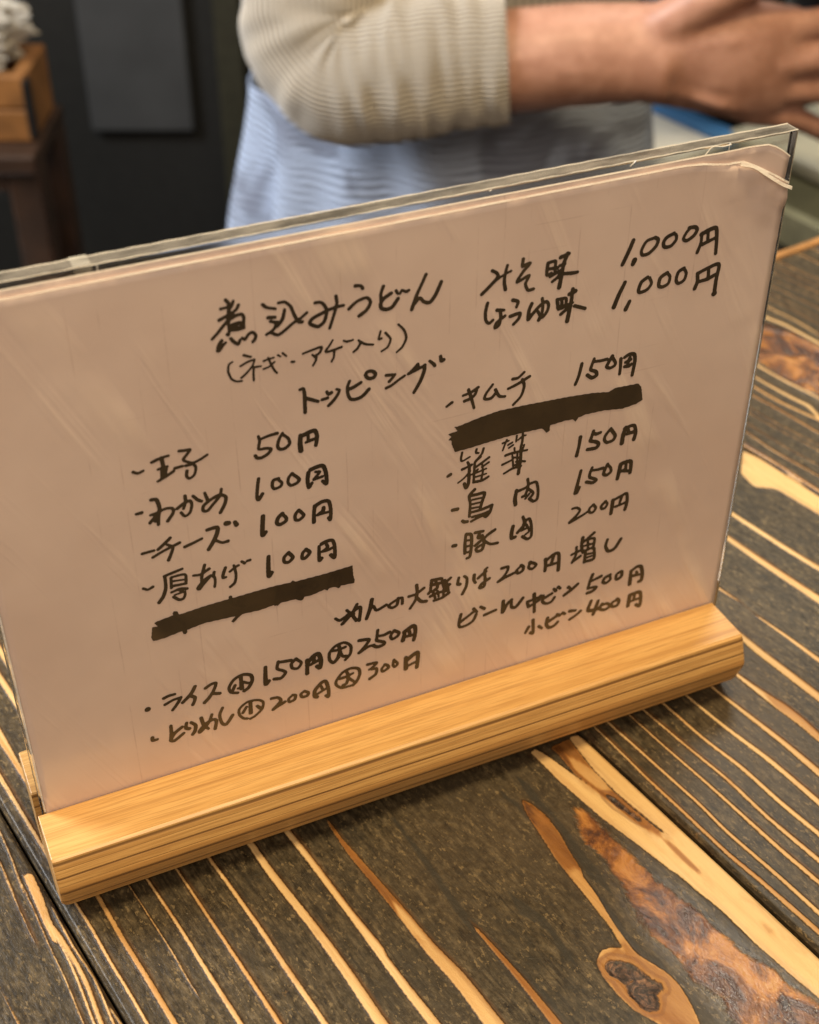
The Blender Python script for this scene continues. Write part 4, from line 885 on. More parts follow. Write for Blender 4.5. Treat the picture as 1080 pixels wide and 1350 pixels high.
[1.08,-24.56,80.87,-22.93,81.31,-21.55,81.0,-21.04,78.91,-21.16,75.32,-22.17,76.49],
[0.87,-23.2,80.16,-23.0,79.26,-24.43,78.34],
[0.83,-24.43,78.34,-22.8,78.37,-21.4,78.74],
[0.94,-21.64,54.38,-20.47,53.32,-18.73,53.97],
[0.94,-18.32,56.16,-16.99,54.21,-15.67,51.59],
[0.94,-15.36,57.23,-16.63,54.93,-18.41,53.01,-19.83,51.8],
[0.95,-19.48,51.89,-17.33,54.33,-15.39,55.76,-14.36,55.61,-14.8,51.28],
[1.57,-18.03,54.15,-16.65,54.17],
[1.11,-11.02,57.4,-11.59,54.42,-12.7,51.17],
[0.95,-12.14,52.91,-10.71,54.96,-9.69,53.11,-6.86,54.03],
[0.96,-3.32,55.14,-3.68,52.92,-5.11,52.35,-6.16,53.36,-4.74,54.36,-2.26,54.99,-2.08,52.79],
[0.97,2.18,57.92,2.37,55.09,1.85,52.7,0.24,50.24],
[0.97,-0.12,54.67,2.02,54.79,4.34,56.12],
[0.98,2.02,53.93,3.47,51.7,5.1,51.13],
[0.97,6.65,58.1,9.53,57.76],
[0.97,6.65,57.46,6.33,54.58,5.8,53.69],
[0.97,7.38,56.36,10.64,56.1],
[0.97,7.72,57.94,8.48,55.13,7.06,53.9],
[0.98,9.71,57.7,10.68,53.95,12.12,54.74],
[0.98,12.43,56.99,10.65,55.67],
[0.98,6.35,52.43,8.52,52.97,11.79,52.7],
[0.74,7.06,53.9,7.81,51.49],
[0.74,8.51,53.62,8.9,51.54],
[0.74,10.32,53.64,10.36,51.47],
[0.74,11.77,54.0,11.8,52.05],
[0.99,7.46,50.53,10.0,50.72,11.99,51.77],
[0.98,10.63,56.75,11.38,54.99],
[0.96,14.94,56.2,14.64,54.08,15.36,53.7],
[0.91,16.6,56.2,17.46,55.07,17.3,52.34,16.17,49.91],
[0.97,19.7,55.57,19.64,53.78,20.15,52.62],
[0.91,20.94,54.03,22.23,54.99,23.4,55.57],
[0.92,23.6,56.76,22.91,56.02,23.14,52.87,22.87,50.43,21.55,50.32,22.11,51.54,24.47,52.7],
[0.93,28.23,55.07,30.18,54.98,30.01,53.36,28.87,51.78,27.23,50.5],
[0.93,27.47,50.56,29.38,51.32,31.55,51.86,33.24,52.28],
[0.93,34.61,54.07,32.97,52.65,33.52,51.48,34.97,51.98,35.14,53.33,34.36,54.15],
[0.99,37.33,54.39,36.84,52.48,38.1,51.6,39.25,52.6,38.38,53.58,37.14,54.22],
[1.19,42.22,53.7,42.36,51.57,42.3,49.5],
[1.1,42.46,53.16,44.79,54.69,46.46,54.15,46.69,48.27],
[1.0,44.82,54.22,44.2,51.42],
[1.01,43.0,51.13,45.86,51.11],
[0.92,50.68,52.53,53.51,53.23],
[0.92,52.14,54.83,52.16,52.05,51.12,49.6],
[0.93,51.32,49.77,53.69,51.08],
[1.11,53.95,57.68,53.79,54.75,54.42,52.24],
[1.01,57.6,58.35,56.05,57.24,54.31,55.97],
[0.83,54.48,56.37,57.8,56.23,57.72,52.56],
[0.74,54.64,54.48,57.54,54.47],
[0.84,54.6,52.65,57.27,52.94],
[0.83,55.67,56.91,56.05,52.64],
[0.94,58.15,52.42,58.29,48.64,55.17,48.5],
[0.93,55.28,51.96,55.19,48.26],
[0.75,55.77,51.1,57.87,50.88],
[0.75,55.47,49.8,57.96,49.92],
[1.04,62.35,54.31,61.94,52.12,63.0,49.91,65.09,50.17,66.9,53.09],
[1.0,15.93,42.42,15.41,39.77,15.65,37.77,17.85,37.69,19.81,38.66,20.75,40.71],
[1.0,15.81,39.62,18.15,40.92,20.1,42.12],
[1.0,19.87,43.15,20.92,41.6],
[1.0,22.06,43.09,23.3,41.94],
[1.01,23.39,39.53,26.99,40.16],
[1.2,29.29,42.67,29.28,38.63],
[1.02,29.49,38.56,30.59,41.04,31.95,42.22],
[1.02,31.96,41.98,32.08,39.55,33.53,39.04,35.64,41.65],
[1.03,37.21,39.19,37.72,37.57],
[1.03,37.18,39.68,39.65,39.78,41.68,40.27],
[1.03,38.13,37.66,40.94,38.84],
[1.13,39.31,41.8,39.53,38.38,39.74,34.91],
[1.03,41.47,40.34,40.93,39.09],
[1.04,42.31,40.05,42.25,37.91,43.57,36.72,45.23,36.86,46.18,38.22],
[1.04,42.59,38.99,45.22,40.0],
[1.04,45.73,41.5,46.43,40.54],
[1.04,47.17,41.72,47.85,41.01],
[1.05,50.6,40.54,51.06,40.05],
[1.05,49.35,37.85,51.76,39.19,53.74,40.67],
[1.16,39.52,31.82,39.83,26.76,38.97,27.08],
[1.06,38.19,29.59,37.26,27.7],
[0.97,41.6,28.6,42.73,27.45],
[1.07,44.4,30.81,44.14,28.43,45.09,26.84,46.78,26.97,47.97,28.04],
[1.07,44.3,29.11,47.37,30.48],
[1.07,47.53,31.16,48.43,30.45],
[1.07,49.45,30.97,50.22,30.36],
[1.07,51.79,30.88,53.75,30.44],
[1.08,52.06,27.56,53.92,28.39,55.53,29.56],
[1.18,58.94,32.31,58.17,28.87,61.25,28.28],
[1.19,61.38,31.46,60.75,28.95,60.1,26.69],
[1.1,62.85,29.7,62.12,28.22,63.97,27.06,65.85,27.9,64.62,29.33,63.32,29.29],
[1.1,68.08,29.61,66.4,28.96,66.56,27.4,68.33,27.28,68.82,28.86,68.06,29.87],
[1.31,72.47,29.58,72.25,25.65],
[1.22,72.44,29.84,75.97,29.86,76.66,25.87,76.41,24.18,75.19,25.12],
[1.11,74.25,29.46,74.02,27.54],
[0.91,72.96,27.16,75.81,27.42],
[1.01,58.54,42.61,57.82,40.19,57.34,37.67],
[1.02,58.52,40.22,59.91,40.55,61.53,40.94],
[1.02,57.46,37.63,59.24,37.56,60.23,37.08,58.9,36.05,57.26,35.95],
[1.03,64.66,40.42,62.82,39.83,62.37,38.38,63.5,37.72,64.85,38.61,64.58,40.04],
[1.03,68.23,40.56,66.87,39.81,66.8,38.22,67.56,37.83,68.67,38.66,68.62,40.29],
[1.21,71.83,39.49,71.86,37.05,71.92,34.31],
[1.15,71.95,39.45,73.77,40.45,75.28,39.95,75.99,37.01,75.91,34.59,75.08,34.32],
[0.93,73.74,38.58,74.09,37.65,72.68,37.31],
[0.94,72.93,37.23,75.14,37.03],
[1.43,-74.8,42.01,-74.68,42.06],
[0.9,-70.14,44.22,-68.74,44.58,-67.16,44.55],
[0.91,-70.05,41.88,-67.81,42.67,-65.74,42.76],
[0.91,-65.74,42.76,-66.58,41.25,-68.29,39.14],
[0.97,-61.61,45.11,-62.97,42.89,-65.37,40.76],
[1.03,-63.03,42.29,-61.98,41.25,-62.2,40.1,-62.78,38.93],
[0.98,-58.89,43.42,-57.31,44.18,-55.93,44.1,-56.84,41.68,-58.17,39.73,-59.57,38.42],
[0.98,-57.38,40.81,-55.22,40.05],
[0.96,-50.3,38.28,-52.16,39.2,-52.55,41.17,-51.0,43.45,-48.47,44.27,-46.34,43.26,-46.07,41.16,-47.19,39.06,-48.5,38.29],
[0.96,-50.9,41.25,-51.56,39.87],
[1.15,-49.08,43.42,-49.11,41.27,-49.11,39.45],
[0.77,-50.18,39.87,-49.11,39.45],
[0.77,-48.4,41.53,-47.35,40.76,-46.53,40.62],
[1.17,-42.11,44.5,-42.3,41.51,-42.36,38.43,-41.47,39.18],
[0.98,-38.45,45.08,-38.87,42.72,-37.27,41.37,-36.62,40.4,-37.97,38.91,-39.92,39.3],
[0.97,-38.19,44.8,-36.53,44.53,-34.86,44.25],
[0.98,-33.45,44.26,-34.79,42.96,-34.59,41.25,-33.07,40.67,-32.0,42.26,-33.45,44.26],
[1.25,-30.28,42.51,-30.39,40.19,-30.5,37.66],
[1.19,-30.18,41.57,-28.39,43.43,-26.96,43.61,-26.35,40.84,-26.74,38.42,-27.57,39.29],
[0.99,-28.11,43.32,-28.5,40.92],
[0.99,-29.37,40.53,-27.34,41.21],
[1.0,-19.27,38.51,-17.77,40.15,-17.55,42.98,-19.37,44.93,-21.97,44.63,-23.76,42.77,-23.85,40.25,-22.75,38.73,-21.26,40.0],
[0.99,-22.89,43.16,-21.17,42.88,-19.13,43.21],
[1.0,-21.11,44.67,-20.74,42.72,-21.54,40.11,-22.6,38.86],
[1.0,-20.75,42.36,-20.09,40.29,-18.94,39.67],
[1.01,-15.05,44.05,-12.15,43.34,-13.06,41.68,-15.15,39.53],
[1.01,-15.15,39.53,-12.49,40.73,-10.72,40.81],
[1.02,-9.47,45.8,-9.81,43.02,-9.82,42.12,-7.77,40.81,-7.78,39.9,-9.56,39.64,-11.02,40.73],
[1.01,-9.5,43.64,-7.74,43.36,-5.97,43.8],
[1.02,-4.63,43.86,-5.68,42.24,-5.1,40.92,-3.61,41.47,-3.16,42.59,-4.63,43.86],
[1.23,-1.52,42.36,-1.52,41.07,-1.97,39.22],
[1.24,-1.52,42.17,0.87,43.5,1.77,42.8,1.78,40.23,1.34,38.18],
[1.03,-0.02,41.99,0.28,40.6],
[1.03,-0.92,40.3,1.48,40.16],
[0.95,-74.66,31.5,-74.63,30.42,-73.41,30.33],
[0.95,-69.35,33.72,-69.52,30.6,-69.89,28.61],
[0.96,-66.43,32.07,-68.59,30.64,-69.89,28.61,-68.87,27.96,-66.2,29.63],
[1.03,-65.09,33.0,-65.42,31.23,-64.54,30.65],
[0.96,-63.88,32.71,-62.77,31.19,-63.12,29.19,-63.84,28.2],
[0.96,-61.02,33.22,-60.51,30.24,-59.4,28.49],
[0.97,-58.04,33.27,-59.22,30.56,-61.64,28.14,-61.91,28.68,-60.17,30.53,-57.89,31.3,-57.01,30.5,-57.57,27.73],
[0.97,-54.94,34.55,-55.92,32.19,-55.55,29.04,-54.35,28.11,-52.39,30.74],
[0.86,-47.59,27.36,-46.13,27.9,-44.03,29.68,-43.59,32.13,-45.19,33.52,-47.96,33.89,-50.32,32.24,-50.48,30.06,-49.49,28.34,-48.4,27.77],
[0.92,-48.37,32.19,-49.48,30.4],
[1.12,-47.13,33.74,-47.29,29.51],
[0.99,-45.33,31.34,-44.56,30.27],
[1.0,-41.16,32.46,-39.34,32.1,-38.57,30.48,-40.85,28.2],
[1.01,-40.7,28.33,-37.48,29.66],
[0.87,-35.09,31.34,-36.29,30.32,-36.07,29.1,-34.61,29.45,-34.26,30.82,-35.09,31.34],
[0.88,-31.63,31.46,-32.68,30.75,-32.3,29.47,-30.86,29.46,-30.52,30.46,-31.63,31.46],
[1.09,-28.02,27.76,-28.72,28.42,-28.48,30.59,-26.36,32.76,-25.21,32.49,-24.59,29.43,-24.69,26.62,-25.4,27.28],
[0.88,-26.71,31.39,-26.19,29.68],
[0.89,-27.68,28.95,-25.31,29.9],
[0.89,-17.3,28.06,-18.4,28.15,-20.59,28.31,-22.18,29.99,-22.13,31.72,-20.15,34.08,-17.68,34.69,-15.51,33.68,-15.15,31.45,-16.17,29.03,-17.3,28.06],
[0.89,-21.03,31.99,-19.11,32.11,-17.19,32.58],
[0.89,-19.06,34.0,-18.57,32.07,-19.19,29.51,-20.29,29.24],
[0.9,-18.59,31.38,-16.99,29.36],
[0.9,-12.76,34.18,-10.0,33.83,-11.41,32.45,-12.24,32.07],
[1.03,-11.41,31.93,-10.03,31.57,-10.34,29.58,-12.16,28.53],
[0.91,-7.52,32.18,-8.51,30.81,-8.1,29.77,-6.42,30.53,-6.69,31.51,-7.52,32.18],
[0.91,-4.72,32.86,-5.01,31.05,-4.46,30.13,-3.61,31.04,-4.72,32.86],
[1.31,-1.08,32.35,-1.08,28.12],
[1.31,-0.8,31.19,1.18,32.55,2.59,32.89,2.61,29.9,2.34,27.34],
[0.92,-0.51,28.97,2.04,29.58]]
FILLS = [[13.39,106.53,19.46,107.59,25.04,108.21,32.99,107.92,37.6,107.62,45.18,107.17,52.9,106.41,57.76,105.47,59.48,106.25,66.78,105.81,67.85,104.43,68.66,100.19,66.91,99.39,62.67,98.93,56.5,99.93,51.08,100.12,49.03,99.73,48.22,98.7,47.26,99.58,45.16,99.83,40.47,99.54,40.47,97.86,39.44,97.52,38.15,99.24,32.91,99.43,27.14,99.46,21.45,99.18,16.94,98.9,12.73,98.85,11.84,101.54,11.81,102.76,10.7,102.94,11.79,103.85,10.66,104.88,13.42,105.21,12.28,106.83],
[-68.94,70.62,-64.76,71.12,-64.62,72.4,-63.63,72.05,-63.39,70.77,-56.66,71.25,-50.3,71.36,-49.71,72.16,-49.24,71.33,-42.8,71.44,-37.93,71.44,-33.47,71.13,-32.89,71.61,-32.21,70.97,-24.19,70.82,-16.32,71.03,-16.12,67.43,-15.76,65.94,-15.9,64.95,-19.99,65.31,-20.46,64.65,-21.29,65.41,-23.26,65.61,-23.46,64.78,-24.39,65.58,-27.78,64.9,-32.24,65.07,-36.65,65.24,-37.52,64.52,-38.3,65.2,-42.16,64.78,-47.03,65.14,-49.61,63.19,-50.27,63.7,-48.76,65.08,-57.16,65.71,-61.97,65.07,-62.1,63.76,-62.87,64.04,-63.01,65.18,-67.8,64.48,-70.65,64.52,-71.04,65.68,-70.49,69.18,-68.98,68.83,-69.75,70.25]]
GHOST = [[0.84,-36.79,70.38,-37.5,67.58,-38.03,65.24],
[0.84,-31.23,68.61,-31.86,66.99,-30.53,65.85,-30.87,64.59,-32.22,65.41],
[0.84,-31.06,68.55,-29.84,68.68],
[0.84,-27.04,69.22,-27.93,68.02,-27.42,66.83,-26.11,67.4,-26.39,68.86,-27.04,69.22],
[0.84,-22.28,69.37,-22.9,67.68,-23.37,65.78],
[0.84,-22.0,69.41,-20.03,69.29,-19.81,67.31,-20.33,65.29],
[0.84,-21.18,68.79,-21.4,67.16],
[0.84,-47.75,69.8,-48.12,68.58],
[0.84,-64.44,71.67,-64.11,69.89,-62.29,67.22,-62.29,64.51],
[0.84,-49.73,71.83,-49.39,69.37,-46.31,67.61]]
GP = .2
gx = np.arange(-84, 96, GP); gz = np.arange(18, 160, GP)
def field():
    return np.full((len(gx), len(gz)), 9.0)
GXX, GZZ = np.meshgrid(gx, gz, indexing='ij')
def ink_mesh(F, name, y, parent, mat=None):
    inside = F < 0
    vid = {}; vs = []; fs = []
    nx, nz = F.shape
    def gv(i, j):
        k = (i, j)
        if k not in vid: vid[k] = len(vs); vs.append((gx[i], gz[j]))
        return vid[k]
    def ev(i, j, i2, j2):
        k = (i, j, i2, j2) if (i, j) < (i2, j2) else (i2, j2, i, j)
        if k not in vid:
            a, b = F[k[0], k[1]], F[k[2], k[3]]; t = a/(a-b)
            vid[k] = len(vs); vs.append((gx[k[0]]+(gx[k[2]]-gx[k[0]])*t, gz[k[1]]+(gz[k[3]]-gz[k[1]])*t))
        return vid[k]
    c = inside[:-1, :-1].astype(int)+inside[1:, :-1]+inside[1:, 1:]+inside[:-1, 1:]
    for i, j in np.argwhere(c > 0):
        cs = [(i, j), (i+1, j), (i+1, j+1), (i, j+1)]; poly = []
        for q in range(4):
            a, b = cs[q], cs[(q+1) % 4]
            if inside[a]: poly.append(gv(*a))
            if inside[a] != inside[b]: poly.append(ev(*a, *b))
        if len(poly) > 2: fs.append(poly)
    V3 = [(x/1000, y, z/1000-.0056) for x, z in vs]
    return mesh(name, V3, fs, mat or INK, parent)
srng = np.random.RandomState(5)
def draw(strokes):
    F = field()
    for s in strokes:
        w = s[0]*.54; P = cr(np.array(s[1:]).reshape(-1, 2), 5)
        n = len(P)
        ws = w*(1+.10*np.sin(np.linspace(0, 3, n)*srng.uniform(.6, 1.6)+srng.uniform(0, 6)))
        for i in range(n-1):
            a, b = P[i], P[i+1]; r = max(ws[i], ws[i+1])+.5
            i0, i1 = np.searchsorted(gx, [min(a[0], b[0])-r, max(a[0], b[0])+r]); j0, j1 = np.searchsorted(gz, [min(a[1], b[1])-r, max(a[1], b[1])+r])
            X, Z = GXX[i0:i1, j0:j1], GZZ[i0:i1, j0:j1]
            ab = b-a; L2 = max(ab@ab, 1e-9); t = np.clip(((X-a[0])*ab[0]+(Z-a[1])*ab[1])/L2, 0, 1)
            d = np.hypot(X-a[0]-t*ab[0], Z-a[1]-t*ab[1])-(ws[i]*(1-t)+ws[i+1]*t)
            F[i0:i1, j0:j1] = np.minimum(F[i0:i1, j0:j1], d)
    return F+(np.sin(GXX*5.1+np.sin(GZZ*3.3))*np.sin(GZZ*4.7+1.3*np.sin(GXX*2.9)))*.028
ink_mesh(draw(STROKES), 'handwriting', -.00007, paper)
ink_mesh(draw(GHOST), 'crossed_out_writing', -.00014, paper)
for P in FILLS:
    F = -seg_sd(np.array(P).reshape(-1, 2), GXX, GZZ)
    F += np.sin(GXX*3.1+np.sin(GZZ*5.3))*.05
    ink_mesh(F, 'crossed_out_bar', -.00011, paper, BAR)

# ------------------------------------------------------------------ worktop with boards, right of the cook
def uvbox(name, u0, u1, v0, v1, z0, z1, mat, parent=None, bev=.002):
    o = boxobj(name, v0, v1, u0, u1, z0, z1, mat, parent, bev)
    if not parent: o.rotation_euler = (0, 0, -PA)
    return o
wt = empty('kitchen_worktop', (0, 0, -1.0), 'olive grey kitchen worktop with a pale front rim beyond the counter', 'worktop', rz=-PA)
def wbox(name, u0, u1, v0, v1, z0, z1, mat, bev=.002):
    o = boxobj(name, v0, v1, u0, u1, z0+1.0, z1+1.0, mat, wt, bev); return o
wbox('top', .22, 1.3, .7105, 1.35, -.225, -.2, OLIVE)
wbox('front_rim', .22, 1.3, .699, .7100, -.228, -.1985, plain('worn pale steel rim', (.55, .55, .36), .35, .3))
wbox('cabinet', .24, 1.28, .712, 1.34, -1.0, -.2255, plain('grey cabinet', (.11, .10, .085), .5))
o = uvbox('cutting_board', .26, .606, .762, 1.05, -.1995, -.1855, CREAM, None, .004); tag(o, 'thick cream plastic cutting board lying on the olive worktop', 'cutting board')
tray = empty('food_tray', (0, 0, -.1998), 'white plastic tray with a blue raised back wall beside the apron', 'tray', rz=-PA)
boxobj('tray_floor', .66, .7505, .600, .80, 0, .006, WHITE, tray, .002)
boxobj('tray_wall', .7510, .7725, .596, .80, 0, .0125, BLUE, tray, .002)
pot = empty('dark_cooker', RW(0, 0, -.2).xyzw[:3] if False else (0, 0, -.1998), 'black box shaped cooker standing behind the blue tray wall', 'cooker', rz=-PA)
boxobj('body', .785, 1.25, .622, .98, 0, .16, DARK, pot, .006)
boxobj('lid', .790, 1.245, .627, .975, .1605, .175, plain('black lid', (.02, .02, .02), .35), pot, .004)

# ------------------------------------------------------------------ left background
def lroom(name, label, cat, z=0):
    return empty(name, (CX, CY, z), label, cat, rz=ROOM_RZ)
rack = lroom('wooden_rack', 'dark brown wooden rack with an open shelf under the crate', 'rack', -1.0)
boxobj('top_board', -.90, -.366, 1.30, 1.44, .735, .755, STANDW, rack, .003)
boxobj('rail', -.90, -.400, 1.312, 1.335, .713, .7345, STANDW, rack, .002)
for a0, a1, f0, f1 in ((-.400, -.366, 1.31, 1.345), (-.90, -.865, 1.31, 1.345), (-.398, -.366, 1.405, 1.438), (-.90, -.865, 1.405, 1.438)):
    boxobj('leg', a0, a1, f0, f1, 0, .7345, STANDW, rack, .003)
boxobj('shelf', -.863, -.402, 1.347, 1.404, .36, .38, STANDW, rack, .002)
crate = lroom('wooden_crate', 'orange brown wooden crate on top of the dark rack', 'crate', -.2445)
boxobj('side_board', -.82, -.372, 1.335, 1.350, 0, .032, CRATEW, crate, .002)
boxobj('side_board', -.82, -.374, 1.335, 1.350, .034, .066, CRATEW, crate, .002)
boxobj('side_board', -.82, -.372, 1.415, 1.430, 0, .066, CRATEW, crate, .002)
boxobj('end_board', -.387, -.372, 1.351, 1.414, 0, .066, CRATEW, crate, .002)
boxobj('end_board', -.82, -.805, 1.351, 1.414, 0, .066, CRATEW, crate, .002)
boxobj('bottom_board', -.804, -.388, 1.351, 1.414, 0, .008, CRATEW, crate, .001)
boxobj('corner_iron', -.376, -.3695, 1.3325, 1.345, .004, .062, plain('dark iron', (.03, .03, .03), .4, .6), crate, .001)
bm = bmesh.new(); bmesh.ops.create_icosphere(bm, subdivisions=5, radius=1)
for v in bm.verts:
    p = v.co.copy(); n = (1-abs(noise.noise(p*2.6)))*.30-abs(noise.noise(p*5.5))*.35-.1
    v.co = Vector((p.x*.145, p.y*.040, max(p.z, -.55)*.062))*(1+n)
bag = bmobj('crumpled_bag', bm, BAGM); bag.location = RW(-.535, 1.385, -.150); bag.rotation_euler = (0, 0, ROOM_RZ)
tag(bag, 'crumpled white paper bag lying in the wooden crate', 'paper bag')
cab = lroom('steel_cabinet', 'dark cabinet with a dull grey upper door behind the cook', 'cabinet', -1.0)
boxobj('body', -.62, .30, 1.90, 2.45, 0, 1.9, DARK, cab, .004)
boxobj('door', -.443, -.300, 1.882, 1.8995, .545, 1.86, STEEL, cab, .004)
boxobj('trim', -.262, -.225, 1.885, 1.8995, .30, 1.86, plain('olive painted trim', (.035, .033, .02), .5), cab, .003)
low = lroom('steel_tray', 'small grey steel tray low in front of the wooden rack', 'tray', -.43)
boxobj('pan', -.62, -.405, 1.18, 1.29, 0, .02, plain('dull steel', (.35, .36, .37), .4, .6), low, .004)
stl = lroom('metal_stool', 'low dark stool carrying the grey steel tray', 'stool', -1.0)
boxobj('seat', -.64, -.400, 1.165, 1.2955, .545, .5695, DARK, stl, .003)
for a0 in (-.635, -.43):
    for f0 in (1.17, 1.265): boxobj('leg', a0, a0+.022, f0, f0+.022, 0, .5447, DARK, stl, .002)

# ------------------------------------------------------------------ cook
cook = empty('person', RW(.03, 1.1, -1.0), 'person in a ribbed beige sweater and striped blue grey apron reaching to the right', 'person', rz=ROOM_RZ)
def L(a, f, z): return Vector((a-.03, f-1.1, z+1.0))       # into the cook's own frame
def tube(bm, pts, rad, seg=16, ell=None):
    pts = [Vector(p) for p in pts]; n = len(pts); prev = None
    t0 = (pts[1]-pts[0]).normalized(); ref = Vector((0, 1, 0)) if abs(t0.y) < .9 else Vector((1, 0, 0)); nrm = (ref-t0*ref.dot(t0)).normalized()
    rs = []
    for i, p in enumerate(pts):
        t = (pts[min(i+1, n-1)]-pts[max(i-1, 0)]).normalized()
        nrm = (nrm-t*nrm.dot(t)).normalized(); b = t.cross(nrm)
        r = rad[i]; r = (r, r) if not isinstance(r, tuple) else r
        rs.append([bm.verts.new(p+nrm*math.cos(2*math.pi*k/seg)*r[0]+b*math.sin(2*math.pi*k/seg)*r[1]) for k in range(seg)])
    for i in range(n-1):
        for k in range(seg): bm.faces.new((rs[i][k], rs[i][(k+1) % seg], rs[i+1][(k+1) % seg], rs[i+1][k]))
    bm.faces.new(rs[0][::-1]); bm.faces.new(rs[-1])
def ball(bm, c, r):
    r = r if isinstance(r, tuple) else (r, r, r)
    bmesh.ops.create_icosphere(bm, subdivisions=3, radius=1, matrix=Matrix.Translation(c) @ Matrix.Diagonal((*r, 1)))
def chain(bm, pts, rad, seg=12):
    tube(bm, pts, rad, seg)
    for p, r in ((pts[0], rad[0]), (pts[-1], rad[-1])):
        ball(bm, p, r if not isinstance(r, tuple) else min(r))
def smooth_chain(pts, rad, n=5):
    P = cr([list(p) for p in pts], n, .5); r = [x if isinstance(x, tuple) else (x, x) for x in rad]
    Rr = cr([list(x) for x in r], n, .5); return [Vector(p) for p in P], [tuple(x) for x in Rr]
bm = bmesh.new()
# torso, neck, head
P, Q = smooth_chain([L(.03, 1.11, -.22), L(.03, 1.11, -.10), L(.035, 1.12, .02), L(.05, 1.13, .17), L(.05, 1.13, .28), L(.05, 1.12, .335)],
                    [(.070, .105), (.072, .108), (.080, .116), (.095, .140), (.078, .140), (.05, .07)])
tube(bm, P, Q, 28)
P, Q = smooth_chain([L(.05, 1.12, .30), L(.062, 1.10, .37), L(.075, 1.09, .43)], [.056, .052, .056]); tube(bm, P, Q)
HC = L(.092, 1.08, .500); ball(bm, HC, (.086, .073, .108)); ball(bm, HC+Vector((.030, -.006, -.062)), (.052, .052, .05))
chain(bm, [HC+Vector((.082, -.012, .006)), HC+Vector((.104, -.016, -.022))], [.008, .013])          # nose
for s in (-1, 1): ball(bm, HC+Vector((-.012, s*.073, -.012)), (.018, .009, .028))                     # ears
# legs and feet
for s in (-1, 1):
    P, Q = smooth_chain([L(.03+s*.0, 1.11+s*.045, -.20), L(.035, 1.11+s*.06, -.55), L(.03, 1.11+s*.08, -.93)], [.052, .050, .04]); tube(bm, P, Q)
    P, Q = smooth_chain([L(.005, 1.11+s*.08, -.955), L(.09, 1.10+s*.085, -.965), L(.17, 1.09+s*.09, -.975)], [.04, .036, .022]); chain(bm, P, Q)
# near arm, reaching along the counter
P, Q = smooth_chain([L(.050, 1.05, .275), L(-.025, 1.015, .13), L(-.066, .985, .03), L(-.052, .955, -.030), L(.03, .945, -.030), L(.105, .940, -.022), L(.150, .936, -.018), L(.172, .935, -.018)],
                    [.046, .036, .028, .028, .034, .034, (.026, .033), (.024, .034)]); chain(bm, P, Q, 20)
ball(bm, L(.045, 1.03, .28), .058)
def hand(bm, w, s, spread=0.0):
    # w: wrist; s: +1 the thumb up, back of the hand toward the counter
    def h(x, y, z): return w+Vector((x, y*s, z))
    P, Q = smooth_chain([h(-.01, 0, 0), h(.03, -.002, 0), h(.065, -.004, -.002), (h(.095, -.003, -.004))], [(.022, .031), (.021, .036), (.019, .040), (.013, .038)]); tube(bm, P, Q, 22)
    for k, (z, r, l, dy) in enumerate(((.022, .0098, .088, .0), (.001, .0102, .096, -.002), (-.019, .0098, .088, .001), (-.038, .0086, .070, .006))):
        m = h(.088-.006*abs(k-1), -.006+dy, z*.95-.003)
        d1 = Vector((.46, .05*s, .08-.05*k)); d2 = Vector((.33, .10*s, -.03-.05*k)); d3 = Vector((.22, .14*s, -.09-.03*k))
        pts = [h(.045, -.002, z*.7-.002), m]; q = m
        for d in (d1, d2, d3): q = q+d*l; pts.append(q)
        chain(bm, pts, [r*.9, r*1.12, r, r*.92, r*.74])
        chain(bm, [h(.012, -.017, z*.42), h(.05, -.0195, z*.70), h(.082, -.0125+dy, z*.93)], [.0035, .0042, .005])   # tendons
    P, Q = smooth_chain([h(.008, -.004, .020), h(.040, -.012, .043), h(.075, -.014, .0555), h(.106, -.006, .0565), h(.128, .004, .052)], [.016, .0145, .0105, .0108, .0078]); chain(bm, P, Q)
hand(bm, L(.158, .935, -.0195), 1)
# far arm
P, Q = smooth_chain([L(.055, 1.24, .275), L(.0, 1.29, .17), L(-.01, 1.26, .07), L(.06, 1.20, .065), L(.16, 1.11, .07), L(.20, 1.075, .07)],
                    [.052, .045, .042, .041, .030, .026]); chain(bm, P, Q, 20)
ball(bm, L(.055, 1.23, .28), .058)
hand(bm, L(.205, 1.07, .07), -1)
body = bmobj('body', bm, SKIN, cook, True)
rm = body.modifiers.new('skin', 'REMESH'); rm.mode = 'VOXEL'; rm.voxel_size = .0034; rm.use_smooth_shade = True
sm = body.modifiers.new('soften', 'SMOOTH'); sm.factor = .5; sm.iterations = 4
for s in (-1, 1):
    bm = bmesh.new(); ball(bm, HC+Vector((.072, s*.030-.010, .008)), (.011, .013, .009)); e = bmobj('eye', bm, EYEM, cook, True)
    bm = bmesh.new(); ball(bm, HC+Vector((.0805, s*.030-.011, .008)), (.0042, .0055, .0055)); bmobj('iris', bm, IRIS, e, True)
bm = bmesh.new(); ball(bm, HC+Vector((.078, -.013, -.058)), (.008, .021, .006)); bmobj('mouth', bm, LIPM, cook, True)
bm = bmesh.new(); bmesh.ops.create_icosphere(bm, subdivisions=5, radius=1)
for v in bm.verts:
    p = v.co; q = Vector((p.x*.098, p.y*.085, p.z*.118))
    if q.x > .035 and q.z < .045: q.x = .035+(q.x-.035)*.1
    if q.z < -.05: q = Vector((q.x*.8-.01, q.y*.85, -.05+(q.z+.05)*.6))
    v.co = q*(1+.02*noise.noise(p*9))+Vector((-.010, 0, .012))
hair = bmobj('hair', bm, HAIRM, cook, True); hair.location = HC
